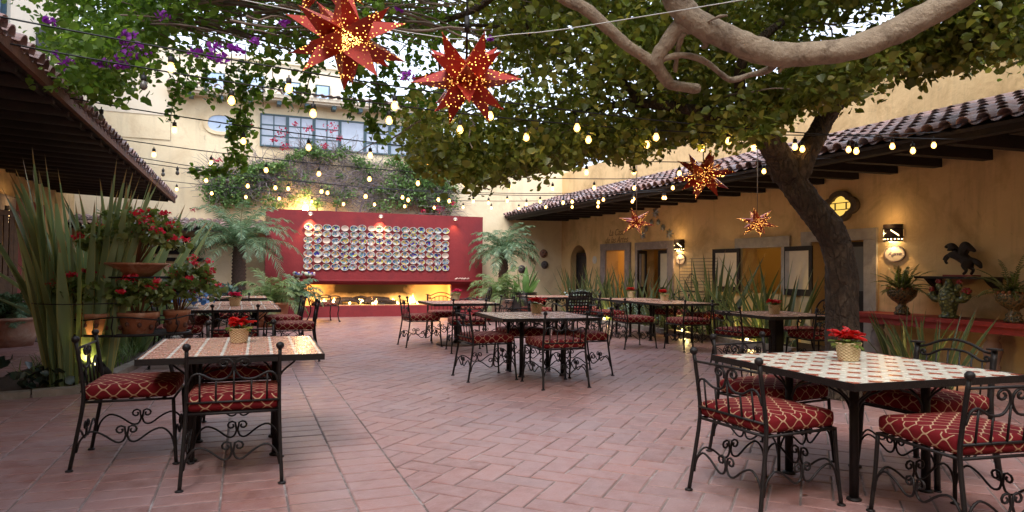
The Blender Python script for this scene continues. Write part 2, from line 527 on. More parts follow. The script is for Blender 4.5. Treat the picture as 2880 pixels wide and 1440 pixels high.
room_lamp(12.6, 14.4, 2.3, 1.6)
room_lamp(12.3, 11.6, 2.3, 3.2, (1, .74, .30))
room_lamp(12.2, 9.0, 2.3, 3)
# red string course and setback storey above
mb = MB(); mb.box(11.3, 11.6, 3, 13.3, 4.6, 5.15); mb.box(11.3, 11.6, 13.3, 21, 4.5, 4.9)
under(mb.build('upper_parapet', M('red_brown_render', (.22, .09, .07), (.17, .07, .055), 3, .9)), rh)


def tile_roof(y0, y1, xe, ze, xw, zw, name, parent, pitch=.235, rows=6, seed=1):
    """barrel tiles running along x, from the eave (xe,ze) up to the wall (xw,zw)"""
    rr = random.Random(seed); mb = MB()
    L_ = math.hypot(xw - xe, zw - ze)
    ux, uz = (xw - xe) / L_, (zw - ze) / L_
    n = int((y1 - y0) / pitch); seg = 7
    cl = L_ / rows
    for i in range(n):
        yc = y0 + (i + .5) * pitch
        for r in range(rows):
            s0 = r * cl - .06 + rr.uniform(-.02, .02); s1 = (r + 1) * cl + .03
            lift = .02; dy = rr.uniform(-.008, .008)
            for (s_a, w_a, off) in ((0, .5, 0),):
                vs = []
                for (s_, rad, hh) in ((s0, .088, .035), (s1, .072, .0)):
                    for th in (1, .86):
                        for k in range(seg + 1):
                            a = PI * k / seg
                            py_ = yc + dy + rad * th * math.cos(a)
                            pn = rad * th * math.sin(a) * .9 + hh + .01
                            vs.append((xe + ux * s_ - uz * pn * (1 if ux > 0 else -1), py_, ze + uz * s_ + abs(ux) * pn))
                K = seg + 1
                fs = []
                for k in range(seg):
                    fs.append((k, k + 1, 2 * K + k + 1, 2 * K + k))
                    fs.append((K + k, 3 * K + k, 3 * K + k + 1, K + k + 1))
                    fs.append((k, K + k, K + k + 1, k + 1))
                fs.append((0, 2 * K, 3 * K, K)); fs.append((seg, K + seg, 3 * K + seg, 2 * K + seg))
                mb.add(vs, fs, 0, False)
        # channel tile between
        yc2 = yc + pitch / 2
        vs = []
        for s_ in (-.05, L_):
            for k in range(seg + 1):
                a = PI + PI * k / seg
                vs.append((xe + ux * s_, yc2 + .08 * math.cos(a), ze + uz * s_ + .06 * math.sin(a) + .055))
        mb.add(vs, [(k, k + 1, seg + 2 + k, seg + 1 + k) for k in range(seg)], 0, False)
    o = mb.build(name, TILE)
    o.parent = parent
    o.location = -Vector(parent.location)
    return o

pr_ = empty('portal_roof', (9.1, 10, 3.2), 0, 'lean-to clay tile roof on dark beams along the right building', 'roof')
tile_roof(1.5, 21.25, 8.05, 3.2, 10.12, 3.93, 'roof_tiles', pr_, seed=2)
mb = MB()
mb.obox((9.1, 11.37, 3.515), (1.06, 0, .373), (0, 9.87, 0), (-.008, 0, .022))
o = mb.build('roof_deck', WOODD, pr_); o.location = -Vector(pr_.location)
mb = MB(); mb.box(8.12, 8.26, 1.5, 21.24, 3.06, 3.19)
o = mb.build('eave_beam', WOODD, pr_); o.location = -Vector(pr_.location)
bmb = MB(); bmb.obox((0, 0, 0), (.93, 0, .02), (0, .075, 0), (-.002, 0, .1))
b0 = None
y = 2.1
while y < 21.1:
    if b0 is None:
        b0 = bmb.build('beam', WOODD, pr_); bb = b0
    else:
        bb = b0.copy(); COL.objects.link(bb)
    bb.location = Vector((9.21, y, 3.165)) - Vector(pr_.location)
    y += .78

# ---- left building
lh = empty('portal_building', (-4.3, 8, 0), 0, 'ochre building on the left with dark doorway and upper blue windows', 'building')
mb = MB()
wall_cells(mb, -3, 21.3, 0, 3.95, [(13.9, 15.9, 0, 2.4), (16.6, 17.9, 0, 2.4)], lambda a, b, c, d: mb.box(-4.7, -4.3, a, b, c, d))
o = mb.build('wall', TAN); merge_wall(o); under(o, lh)
mb = MB()
wall_cells(mb, -3, 21.25, 3.96, 9, [(13.0, 15.7, 4.9, 6.9), (18.2, 19.9, 5.0, 6.0)], lambda a, b, c, d: mb.box(-4.7, -4.3, a, b, c, d))
o = mb.build('upper_wall', CREAM2); merge_wall(o); under(o, lh)
for (a, b, c, d) in ((13.0, 15.7, 4.9, 6.9), (18.2, 19.9, 5.0, 6.0)):
    mb = MB(); mb.box(-4.5, -4.45, a, b, c, d)
    g = under(mb.build('window_pane', GLASSB), lh)
    mb = MB(); t = .05
    mb.box(-4.44, -4.36, a, a + t, c, d); mb.box(-4.44, -4.36, b - t, b, c, d); mb.box(-4.44, -4.36, a + t, b - t, c, c + t); mb.box(-4.44, -4.36, a + t, b - t, d - t, d)
    mb.box(-4.44, -4.37, (a + b) / 2 - .025, (a + b) / 2 + .025, c + t, d - t); mb.box(-4.443, -4.372, a + t, b - t, (c + d) / 2 - .02, (c + d) / 2 + .02)
    under(mb.build('window_frame', FRAMEB), lh)
p = atx(108, 112, -4.3)
mb = MB(); mb.box(0, .22, -.2, .2, -.22, .22); mb.box(.22, .235, -.17, .17, -.19, .19)
tag(mb.build('wall_speaker', M('grey_box', (.10, .10, .13), (.06, .06, .08), 20, .6), None, (-4.298, p.y, p.z)), 'grey box speaker on the upper left wall between the windows', 'speaker')
# lower door frame, shutters, reddish lintel band, interior
mb = MB(); mb.box(-4.3, -4.24, 13.6, 13.9, 0, 2.4); mb.box(-4.3, -4.24, 15.9, 16.1, 0, 2.4); mb.box(-4.3, -4.235, 13.6, 16.1, 2.402, 2.72)
under(mb.build('door_frame', STONE), lh)
mb = MB(); mb.box(-4.3, -4.24, 16.2, 18.2, 2.402, 2.75); mb.box(-4.3, -4.24, 17.9, 18.2, 0, 2.4); mb.box(-4.3, -4.245, 16.2, 16.6, 0, 2.4)
under(mb.build('red_door_frame', M('red_plaster', (.30, .08, .07), (.24, .06, .05), 4, .9)), lh)
mb = MB(); mb.box(-4.3, -4.29, 10, 13.6, 0, 2.0)
under(mb.build('red_dado', M('red_dado_plaster', (.36, .10, .07), (.30, .08, .06), 3, .9)), lh)
o = leafdoor(0, .75, 0, 0, 2.36, 'door', None, 0, mid=1.1); o.data.materials.clear(); o.data.materials.append(WOODM); o.parent = lh; o.location = (.12, 5.95, 0); o.rotation_euler.z = R(-30)
mb = MB()
for k in range(5): mb.box(-.012, .012, .11 + k * .115, .2 + k * .115, 1.2, 2.26)
mb.build('slat', WOODM, o)
mb = MB(); mb.box(-6.5, -6.4, 12, 20, 0, 3); mb.box(-6.5, -4.7, 12, 12.1, 0, 3); mb.box(-6.5, -4.7, 20, 20.1, 0, 3); mb.box(-6.5, -4.7, 12.1, 20, 2.9, 3)
under(mb.build('interior_wall', M('brown_interior', (.10, .06, .04), None, 3, .9)), lh)

pl_ = empty('portal_roof', (-2.9, 10, 3.2), 0, 'dark lean-to clay tile roof over the left walkway seen from below', 'roof')
tile_roof(1.5, 19.9, -1.78, 3.16, -4.28, 3.94, 'roof_tiles', pl_, seed=5)
mb = MB()
mb.obox((-3.03, 10.7, 3.50), (1.25, 0, -.39), (0, 9.2, 0), (.006, 0, .02))
o = mb.build('roof_deck', WOODD, pl_); o.location = -Vector(pl_.location)
mb = MB(); mb.box(-1.79, -1.74, 1.5, 19.9, 3.07, 3.165)
o = mb.build('fascia_board', M('worn_red_timber', (.14, .055, .03), (.07, .03, .02), 5, .8, .6, 20), pl_); o.location = -Vector(pl_.location)
mb = MB(); mb.tube([(0, 0, 0), (2.42, 0, -.12)], .085, 8)
b0 = None; y = 2.0
while y < 19.8:
    if b0 is None: b0 = mb.build('beam', WOODD, pl_); bb = b0
    else:
        bb = b0.copy(); COL.objects.link(bb)
    bb.location = Vector((-4.28, y, 3.25)) - Vector(pl_.location)
    y += .62
mb = MB()
for k in range(8):
    x = -4.1 + k * .31
    z = 3.94 - (x + 4.28) / 2.5 * .78 - .055
    mb.box(x - .02, x + .02, 1.5, 19.9, z - .05, z)
o = mb.build('purlin', WOODD, pl_); o.location = -Vector(pl_.location)

# ---- back building
YB = 21.3
bh = empty('cream_building', (2, YB, 0), 0, 'cream building behind the red fireplace with a row of blue windows', 'building')
mb = MB()
mb.box(-8, 10.55, YB, YB + .4, 0, 4.95)
mb.box(5.85, 10.55, YB, YB + .4, 4.952, 5.3)
mb.box(-2.02, 5.848, YB, YB + .4, 4.951, 6.32)
under(mb.build('wall', CREAM), bh)
mb = MB(); mb.box(-8, -2.025, YB - .03, YB + .5, 4.952, 5.62); 
under(mb.build('lower_band', CREAM), bh)
mb = MB(); mb.box(-8, -2.026, YB - .05, YB + .5, 5.622, 7.55); mb.box(-8.02, -2.0, YB - .09, YB + .54, 7.552, 7.68)
under(mb.build('upper_block', CREAM2), bh)
# eave slab with tile edge and corbels
mb = MB(); mb.box(-2.1, 5.95, YB - .52, YB + .02, 6.322, 6.42); mb.box(-2.1, 5.95, YB - .44, YB + .01, 6.26, 6.32)
under(mb.build('eave', CREAM2), bh)
mb = MB()
for i in range(34):
    x = -2.0 + i * .236
    vs = []
    for (yy, zz) in ((YB - .62, 6.43), (YB + .3, 6.62)):
        for rd in (.1, .082):
            for k in range(7):
                a = PI * k / 6
                vs.append((x + rd * math.cos(a), yy, zz + rd * math.sin(a)))
    fs = []
    for k in range(6):
        fs += [(k, k + 1, 14 + k + 1, 14 + k), (7 + k, 21 + k, 21 + k + 1, 7 + k + 1), (k, 7 + k, 8 + k, k + 1)]
    mb.add(vs, fs)
under(mb.build('eave_tiles', TILE), bh)
mbc = MB(); mbc.obox((0, 0, 0), (.06, 0, 0), (0, .17, 0), (0, 0, .05))
c0 = None
for i in range(10):
    if c0 is None: cb = c0 = mbc.build('corbel', FRAMEB, bh)
    else: cb = c0.copy(); COL.objects.link(cb)
    cb.location = Vector((-1.5 + i * .78, YB - .25, 6.2)) - Vector(bh.location)
# ribbon window: 5 bays
wx0, wx1, wz0, wz1 = .33, 4.9, 4.96, 5.93
mb = MB(); mb.box(wx0, wx1, YB - .035, YB - .02, wz0, wz1)
CURT = M('curtained_glass', (.50, .57, .68), (.42, .49, .60), 5, .3)
GLD = M('dim_glass', (.30, .36, .45), (.4, .46, .55), 3, .15)
bays = 6
bw = (wx1 - wx0) / bays
for k in range(bays):
    mb = MB()
    xa, xb = wx0 + k * bw, wx0 + (k + 1) * bw
    t = .045; ya, yb_ = YB - .06, YB - .005
    mb.box(xa, xa + t, ya, yb_, wz0, wz1); mb.box(xb - t + .001, xb - .001, ya, yb_, wz0, wz1)
    mb.box(xa + t, xb - t, ya, yb_, wz0, wz0 + t); mb.box(xa + t, xb - t, ya, yb_, wz1 - t, wz1)
    if k != 3:
        xm = (xa + xb) / 2
        mb.box(xm - .015, xm + .015, ya + .01, yb_, wz0 + t, wz1 - t)
        for q in (1, 2):
            zz = wz0 + (wz1 - wz0) * q / 3
            mb.box(xa + t, xb - t, ya + .013, yb_, zz - .015, zz + .015)
    w = under(mb.build('window', FRAMEB), bh)
    mb = MB(); mb.box(xa + t, xb - t, YB - .03, YB - .015, wz0 + t, wz1 - t)
    mb.build('pane', CURT if k in (1, 2, 3, 4) else GLD, w)
# oval niche with blue pane
def oval(cx, cz, a, b, n=28, p=2.4):
    out = []
    for i in range(n):
        t = 2 * PI * i / n
        c, s_ = math.cos(t), math.sin(t)
        out.append((cx + a * math.copysign(abs(c) ** (2 / p), c), cz + b * math.copysign(abs(s_) ** (2 / p), s_)))
    return out
def ring_prism(outer, inner, axis, a0, a1):
    mb = MB(); n = len(outer)
    def mk(p, a): return {'x': (a, p[0], p[1]), 'y': (p[0], a, p[1])}[axis]
    v = [mk(p, a0) for p in outer] + [mk(p, a0) for p in inner] + [mk(p, a1) for p in outer] + [mk(p, a1) for p in inner]
    f = []
    for i in range(n):
        j = (i + 1) % n
        f += [(i, j, n + j, n + i), (2 * n + i, 3 * n + i, 3 * n + j, 2 * n + j), (i, 2 * n + i, 2 * n + j, j), (n + i, n + j, 3 * n + j, 3 * n + i)]
    mb.add(v, f); return mb
w = under(ring_prism(oval(-.73, 5.54, .46, .34), oval(-.73, 5.53, .34, .235), 'y', YB - .05, YB - .001).build('oval_window', CREAM), bh)
mb = MB(); mb.prism(oval(-.73, 5.53, .345, .24), 'y', YB - .02, YB - .004); mb.build('pane', GLASSB, w)
# balcony opening at the right end: a flat sheet coloured as its shade
mb = MB(); mb.box(5.0, 5.5, YB - .02, YB - .003, 4.75, 5.85)
under(mb.build('opening_shade', BLACKIN), bh)
# terrace house beyond
th = empty('white_house', (0, 25, 0), 0, 'pale house rising behind the cream building with small blue windows', 'building')
mb = MB(); mb.box(-3.5, 3.1, 25, 27, 0, 8.5)
mb.box(-3.6, 3.2, 24.9, 27.1, 8.5, 8.65)
under(mb.build('wall', CREAM2), th)
for (xa, xb, za, zb) in ((-1.4, -.75, 7.25, 7.95), (-.3, .5, 7.1, 8.0), (1.1, 1.7, 7.2, 7.9), (2.2, 2.7, 7.2, 7.9)):
    mb = MB(); mb.box(xa, xb, 24.93, 24.995, za, zb); w = under(mb.build('window', FRAMEB), th)
    mb = MB(); mb.box(xa + .05, xb - .05, 24.915, 24.93, za + .05, zb - .05); mb.build('pane', GLASSB, w)
# unseen wall added behind the camera, made tall to darken the foreground
mb = MB(); mb.box(-4.7, 10.55, -3.4, -3.0, 0, 7.5)
tag(mb.build('rear_wall', TAN), 'unseen tall ochre wall behind the viewpoint, added to shade the foreground', 'wall')

# small tiled porch at the back left
ph = empty('porch', (-1, 20.8, 0), 0, 'small clay tile porch roof on the back wall left of the palm', 'porch')
rr = random.Random(4)
mb = MB()
for i in range(24):
    x = -4.2 + i * .2
    for r in range(3):
        y0 = 20.3 + r * .34; z0 = 2.42 + r * .1
        vs = []
        for (yy, zz) in ((y0 - .04, z0 + .02), (y0 + .36, z0 + .1)):
            for rd in (.1, .085):
                for k in range(7):
                    a = PI * k / 6
                    vs.append((x + rd * math.cos(a), yy + rr.uniform(-.005, .005), zz + rd * .85 * math.sin(a)))
        fs = []
        for k in range(6):
            fs += [(k, k + 1, 14 + k + 1, 14 + k), (7 + k, 21 + k, 21 + k + 1, 7 + k + 1), (k, 7 + k, 8 + k, k + 1)]
        mb.add(vs, fs)
under(mb.build('roof_tiles', TILE), ph)
mb = MB(); mb.obox((-1.85, 20.8, 2.53), (2.45, 0, 0), (0, .5, .147), (0, 0, .02)); 
for i in range(7): mb.box(-4.1 + i * .7, -4.0 + i * .7, 20.42, 21.28, 2.3, 2.4)
under(mb.build('rafters', WOODD), ph)
mb = MB(); mb.box(-2.6, -1.2, 21.24, 21.295, 1.75, 2.25); mb.box(-2.75, -1.05, 21.2, 21.293, 1.55, 1.65)
under(mb.build('recess_shade', BLACKIN), ph)  # flat dark slabs on the wall, coloured as the shade under the porch


# ------------------------------------------------------------------ fireplace wall
FY = 20.45
fp = empty('fireplace_wall', (3.7, FY, 0), 0, 'wide dark red fireplace wall with a long burning hearth at the back of the courtyard', 'fireplace')
mb = MB()
mb.box(.52, 1.58, FY, FY + .5, 0, 3.07); mb.box(5.98, 6.98, FY, FY + .5, 0, 3.07)
mb.box(1.58, 5.98, FY, FY + .5, .95, 3.07); mb.box(1.58, 5.98, FY, FY + .5, 0, .31)
o = mb.build('wall', RED); merge_wall(o); under(o, fp)
mb = MB(); mb.box(.98, 6.75, FY - .38, FY - .002, 0, .318)
under(mb.build('hearth', RED), fp)
mb = MB(); mb.box(1.1, 6.8, FY - .26, FY - .002, 1.03, 1.07); mb.box(1.16, 6.74, FY - .2, FY - .002, .97, 1.03); mb.box(1.2, 6.7, FY - .14, FY - .003, .93, .97)
under(mb.build('mantel', RED), fp)
sm, snt, sp = newmat('sooty_plaster')
sc_ = coords(snt)  # plaster blackened above the flames
sx = snt.nodes.new('ShaderNodeSeparateXYZ'); L(snt, sc_, sx.inputs[0])
soot = math_(snt, 'MULTIPLY', ramp(snt, math_(snt, 'ADD', math_(snt, 'MULTIPLY', math_(snt, 'ABSOLUTE', math_(snt, 'SUBTRACT', sx.outputs[0], -.1)), -.75), math_(snt, 'MULTIPLY', noise(snt, sc_, 2.5, 5), .8)), [(.0, (0, 0, 0)), (.001, (0, 0, 0))]), 1)
dx = math_(snt, 'ABSOLUTE', math_(snt, 'SUBTRACT', sx.outputs[0], 3.55))
fx = math_(snt, 'SUBTRACT', 1.45, dx)
fz = math_(snt, 'SUBTRACT', sx.outputs[2], .52)
f_ = math_(snt, 'MINIMUM', math_(snt, 'MULTIPLY', fx, 2.0), math_(snt, 'MULTIPLY', fz, 5.0))
f_ = math_(snt, 'ADD', f_, math_(snt, 'MULTIPLY_ADD', noise(snt, sc_, 3.5, 5), 1.2, -.6))
L(snt, mixc(snt, ramp(snt, f_, [(.1, (0, 0, 0)), (.8, (1, 1, 1))]), (.74, .58, .34), (.05, .04, .03)), sp.inputs['Base Color'])
sp.inputs['Roughness'].default_value = .9
mb = MB(); mb.box(1.584, 5.976, FY + .44, FY + .494, .312, .948)
mb.box(1.584, 1.62, FY + .015, FY + .438, .314, .946); mb.box(5.94, 5.976, FY + .015, FY + .438, .314, .946)
mb.box(1.622, 5.938, FY + .015, FY + .438, .314, .322); mb.box(1.622, 5.938, FY + .03, FY + .438, .93, .946)
under(mb.build('firebox', sm), fp)
# driftwood and flames
LOGM = M('charred_log', (.10, .085, .08), (.03, .022, .02), 14, .9, .8, 30)
lg = empty('log_pile', (3.2, FY + .2, .32), 0, 'pile of charred driftwood logs burning in the hearth', 'logs')
rr = random.Random(11)
for k in range(13):
    a = (rr.uniform(-1.15, .6), rr.uniform(-.08, .14), rr.uniform(.02, .07))
    ln = rr.uniform(.5, 1.1); sl_ = rr.uniform(-.12, .12)
    if abs(a[0]) > .6: sl_ *= .3
    pts = [(a[0] + ln * t, a[1] + rr.uniform(-.03, .03), max(.03, a[2] + .1 * math.sin(PI * t) * (1 - abs(a[0] + ln * t) / 1.6) + .06 * (1 - abs(a[0] + ln * .5)) + sl_ * t)) for t in (0, .25, .5, .75, 1)]
    mb = MB(); mb.tube(smooth(pts, 3), [.022 + .03 * math.sin(PI * (i + 1) / 15) + rr.uniform(-.004, .004) for i in range(13)], 7)
    mb.build('log', LOGM, lg)
fm, fnt, fpn = newmat('flame')
fco = coords(fnt, 'Generated')
fs_ = fnt.nodes.new('ShaderNodeSeparateXYZ'); L(fnt, fco, fs_.inputs[0])
fc = ramp(fnt, fs_.outputs[2], [(0, (1, .55, .12)), (.45, (1, .75, .3)), (1, (1, .28, .03))])
fe = fnt.nodes.new('ShaderNodeEmission'); L(fnt, fc, fe.inputs[0]); fe.inputs[1].default_value = 7
ftr = fnt.nodes.new('ShaderNodeBsdfTransparent')
lw = fnt.nodes.new('ShaderNodeLayerWeight'); lw.inputs[0].default_value = .35
fmx = fnt.nodes.new('ShaderNodeMixShader'); L(fnt, lw.outputs['Facing'], fmx.inputs[0]); L(fnt, fe.outputs[0], fmx.inputs[1]); L(fnt, ftr.outputs[0], fmx.inputs[2])
L(fnt, fmx.outputs[0], fnt.nodes['Material Output'].inputs['Surface'])
fl_ = empty('hearth_fire', (3.7, FY + .2, .33), 0, 'orange flames flickering around the driftwood in the hearth', 'fire')
flx = [(2.0, .10), (2.07, .17), (2.14, .2), (2.2, .14), (2.26, .09), (2.42, .16), (2.46, .22), (2.9, .1), (3.22, .24), (3.3, .2), (3.58, .22), (3.66, .19), (3.85, .15), (4.12, .12), (4.2, .2), (4.26, .16), (4.34, .1), (4.72, .26), (4.8, .33), (4.86, .22), (4.95, .12), (5.2, .08)]
for (x, h) in flx:
    mb = MB(); n = 8; prof = []
    wob = rr.uniform(-.05, .05)
    vs = []
    for i in range(n + 1):
        t = i / n
        rad = .05 * (math.sin(PI * min(1, t * 1.0 + .08)) ** .8) * (1 - t * .55) + .001
        for k in range(8):
            a = 2 * PI * k / 8
            vs.append((rad * math.cos(a) + wob * t * t, rad * .7 * math.sin(a), h * t))
    fs = [(i * 8 + k, i * 8 + (k + 1) % 8, (i + 1) * 8 + (k + 1) % 8, (i + 1) * 8 + k) for i in range(n) for k in range(8)]
    mb.add(vs, fs, 0, True)
    o = mb.build('flame', fm, fl_); o.location = (x - 3.7, rr.uniform(-.1, .12), 0)
mb = MB(); mb.tube([(-1.9, 0, .02), (1.9, 0, .02)], .014, 6); mb.build('burner_bar', IRON, fl_)
for (x, e) in ((1.85, 7), (2.6, 3), (3.5, 2.4), (4.4, 3), (5.6, 7)):
    l = bpy.data.lights.new('fire_light', 'POINT'); l.energy = e; l.color = (1, .48, .12); l.shadow_soft_size = .2
    lo = bpy.data.objects.new('fire_light', l); COL.objects.link(lo); lo.location = (x, FY + .05, .66)
# spot lamps on the wall top
SPOTC = (1, .6, .26)
for i, (px, lab) in enumerate(((872, 'left'), (1069, 'middle'), (1277, 'right'))):
    p = aty(px, 600 if i < 2 else 614, FY)
    nm = ('small wall spotlight above the left columns of plates', 'small wall spotlight above the middle of the plates', 'dim small wall spotlight above the right columns of plates')[i]
    e = empty('wall_spotlight', (p.x, FY - .001, 3.0), 0, nm, 'spotlight', 'spotlights on the fireplace wall')
    mb = MB(); mb.tube([(0, 0, .02), (0, -.1, .03), (0, -.13, 0)], .012, 6); mb.build('bracket', IRON, e)
    mb = MB(); mb.lathe([(.025, .06), (.05, .05), (.075, -.02), (.07, -.025), (.045, .03), (.02, .04)], (0, -.14, -.05), 14); mb.build('shade', M('spot_housing', (.5, .4, .36), None, 5, .4), e)
    mb = MB(); mb.ball((0, -.14, -.055), .042, 8, 0, (1, 1, .6)); mb.build('lens', emis('spot_lens', (1, .75, .4), 9 if i < 2 else 4), e)
    l = bpy.data.lights.new('spot_light', 'SPOT'); l.energy = (30, 30, 6)[i]; l.color = SPOTC; l.spot_size = R(86); l.spot_blend = .8; l.shadow_soft_size = .03
    lo = bpy.data.objects.new('spot_light', l); COL.objects.link(lo); lo.location = (p.x, FY - .16, 2.90)
    lo.rotation_euler = Vector((0, -.28, 1)).to_track_quat('Z', 'Y').to_euler()

# plates: 7 rows of 17
pm, pnt, pp = newmat('painted_plate')
oi = pnt.nodes.new('ShaderNodeObjectInfo'); pco = coords(pnt)
px_ = pnt.nodes.new('ShaderNodeSeparateXYZ'); L(pnt, pco, px_.inputs[0])
rad = math_(pnt, 'SQRT', math_(pnt, 'ADD', math_(pnt, 'POWER', math_(pnt, 'DIVIDE', px_.outputs[0], .14), 2), math_(pnt, 'POWER', math_(pnt, 'DIVIDE', px_.outputs[2], .105), 2)))
h1 = pnt.nodes.new('ShaderNodeMapping'); L(pnt, pco, h1.inputs[0])
cmb = pnt.nodes.new('ShaderNodeCombineXYZ'); L(pnt, math_(pnt, 'MULTIPLY', oi.outputs['Random'], 50), cmb.inputs[0]); L(pnt, cmb.outputs[0], h1.inputs['Location'])
vo = pnt.nodes.new('ShaderNodeTexVoronoi'); vo.inputs['Scale'].default_value = 17; L(pnt, h1.outputs[0], vo.inputs['Vector'])
vsp = pnt.nodes.new('ShaderNodeSeparateColor'); L(pnt, vo.outputs['Color'], vsp.inputs[0])
pat = ramp(pnt, vsp.outputs[0], [(0, (.42, .42, .38)), (.2, (.5, .48, .42)), (.28, (.02, .05, .17)), (.42, (.04, .09, .22)), (.52, (.42, .28, .05)), (.72, (.45, .30, .08)), (.74, (.04, .16, .12)), (.86, (.06, .2, .16)), (.9, (.28, .07, .04))])
for n_ in pnt.nodes:
    if n_.type == 'VALTORGB': n_.color_ramp.interpolation = 'CONSTANT'
wn = pnt.nodes.new('ShaderNodeTexWhiteNoise'); wn.noise_dimensions = '1D'; L(pnt, oi.outputs['Random'], wn.inputs['W'])
tint = ramp(pnt, wn.outputs['Value'], [(0, (.03, .05, .20)), (.2, (.42, .40, .36)), (.4, (.06, .14, .2)), (.55, (.38, .28, .08)), (.7, (.30, .14, .10)), (.85, (.04, .06, .2))])
pnt.nodes[-1]
centre = math_(pnt, 'LESS_THAN', rad, .32)
band = math_(pnt, 'GREATER_THAN', math_(pnt, 'SINE', math_(pnt, 'MULTIPLY_ADD', rad, math_(pnt, 'MULTIPLY_ADD', wn.outputs['Value'], 14, 9), 1.2)), .35)
col = mixc(pnt, centre, pat, tint)
col = mixc(pnt, math_(pnt, 'MULTIPLY', band, .42), col, mixc(pnt, wn.outputs['Value'], (.50, .47, .42), (.03, .05, .20)))
rim = math_(pnt, 'GREATER_THAN', rad, .87)
col = mixc(pnt, rim, col, (.50, .47, .44))
hs_ = pnt.nodes.new('ShaderNodeHueSaturation'); L(pnt, col, hs_.inputs['Color']); L(pnt, math_(pnt, 'MULTIPLY_ADD', wn.outputs['Value'], .11, .445), hs_.inputs['Hue']); hs_.inputs['Saturation'].default_value = 1.15; L(pnt, hs_.outputs[0], pp.inputs['Base Color']); pp.inputs['Roughness'].default_value = .25
PLAIN = M('cream_plate', (.56, .44, .36), (.52, .40, .33), 6, .4)
def plate_mesh(m):
    mb = MB(); n = 22; prof = [(.0001, .012), (.06, .012), (.085, .02), (.13, .034), (.14, .036), (.139, .03), (.08, .004), (.0001, .0)]
    vs = []
    for (r_, d_) in prof:
        for k in range(n):
            a = 2 * PI * k / n
            vs.append((r_ * math.cos(a), -d_, r_ * .75 * math.sin(a)))
    fs = [(i * n + k, (i + 1) * n + k, (i + 1) * n + (k + 1) % n, i * n + (k + 1) % n) for i in range(len(prof) - 1) for k in range(n)]
    mb.add(vs, fs, 0, True)
    return mb.build('decorative_plate', m)
pa = plate_mesh(pm); pb = plate_mesh(PLAIN)
plain_at = {(0, 4), (0, 7), (1, 0), (2, 2), (5, 1), (1, 16), (4, 16)}
ordn = ['first', 'second', 'third', 'fourth', 'fifth', 'sixth', 'seventh', 'eighth', 'ninth', 'tenth', 'eleventh', 'twelfth', 'thirteenth', 'fourteenth', 'fifteenth', 'sixteenth', 'seventeenth']
rown = ['top row', 'second row', 'third row', 'fourth row', 'fifth row', 'sixth row', 'bottom row']
usedp = {}
rr = random.Random(21)
for r_ in range(7):
    for c_ in range(17):
        pl = (r_, c_) in plain_at
        src = pb if pl else pa
        if src.name not in usedp: o = src; usedp[src.name] = 1
        else: o = src.copy(); COL.objects.link(o)
        o.location = (1.68 + c_ * (5.76 - 1.68) / 16 + rr.uniform(-.012, .012), FY - .004, 2.585 - r_ * (2.585 - 1.44) / 6 + rr.uniform(-.014, .014))
        s_ = rr.uniform(.84, .93) if not pl else .80
        o.scale = (s_, 1, s_)
        tag(o, ('plain cream plate, ' if pl else 'painted patterned plate, ') + '%s from left in the %s on the red fireplace wall' % (ordn[c_], rown[r_]), 'plate', 'plates hung on the fireplace wall')
# mantel ornaments
def mantel_vase(x, lab):
    e = empty('mantel_ornament', (x, FY - .13, 1.071), 0, lab, 'ornament')
    mb = MB(); mb.lathe([(.05, 0), (.06, .01), (.03, .04), (.03, .06), (.1, .1), (.14, .13)], n=16); mb.build('bowl', M('glazed_green', (.3, .36, .22), (.45, .42, .3), 12, .3), e)
    mb = MB(); q = random.Random(x * 10)
    for k in range(12): mb.ball((q.uniform(-.13, .13), q.uniform(-.06, .06), .13 + q.uniform(0, .07)), q.uniform(.03, .05), 8, k % 4)
    mb.build('fruit', [M('cream_glaze', (.6, .55, .42)), M('blue_glaze', (.05, .08, .3)), M('lilac_glaze', (.35, .2, .3)), M('mint_glaze', (.3, .42, .33))], e)
mantel_vase(1.4, 'glazed fruit bowl with cream shells at the left end of the mantel')
mantel_vase(1.72, 'glazed fruit bowl with blue and white fruit second from left on the mantel')
mb = MB()
for k in range(10): mb.ball((-.18 + k * .045, (k % 3 - 1) * .02, .03 + (k % 2) * .02), .035, 7, 0, (1.3, 1, .8))
tag(mb.build('shell_garland', M('pink_shell', (.6, .42, .36), (.4, .28, .24), 20, .6), None, (6.25, FY - .13, 1.075)), 'pinkish shell garland lying at the right end of the mantel', 'ornament')
# small glowing lamp behind the wall top
e = empty('garden_lamp', (1.62, YB - .35, 3.0), 0, 'glowing lamp on the back wall just above the top left of the red wall', 'lamp')
mb = MB(); mb.ball((0, 0, .15), .09, 10); mb.build('bulb', emis('bright_bulb', (1, .72, .3), 25), e)
mb = MB(); mb.tube([(0, 0, .1), (0, .1, -.05), (0, .34, -.05)], .015, 6); mb.build('bracket', IRON, e)
l = bpy.data.lights.new('lamp_light', 'POINT'); l.energy = 32; l.color = (1, .6, .25); l.shadow_soft_size = .08
lo = bpy.data.objects.new('lamp_light', l); COL.objects.link(lo); lo.location = (1.62, YB - .5, 3.2)

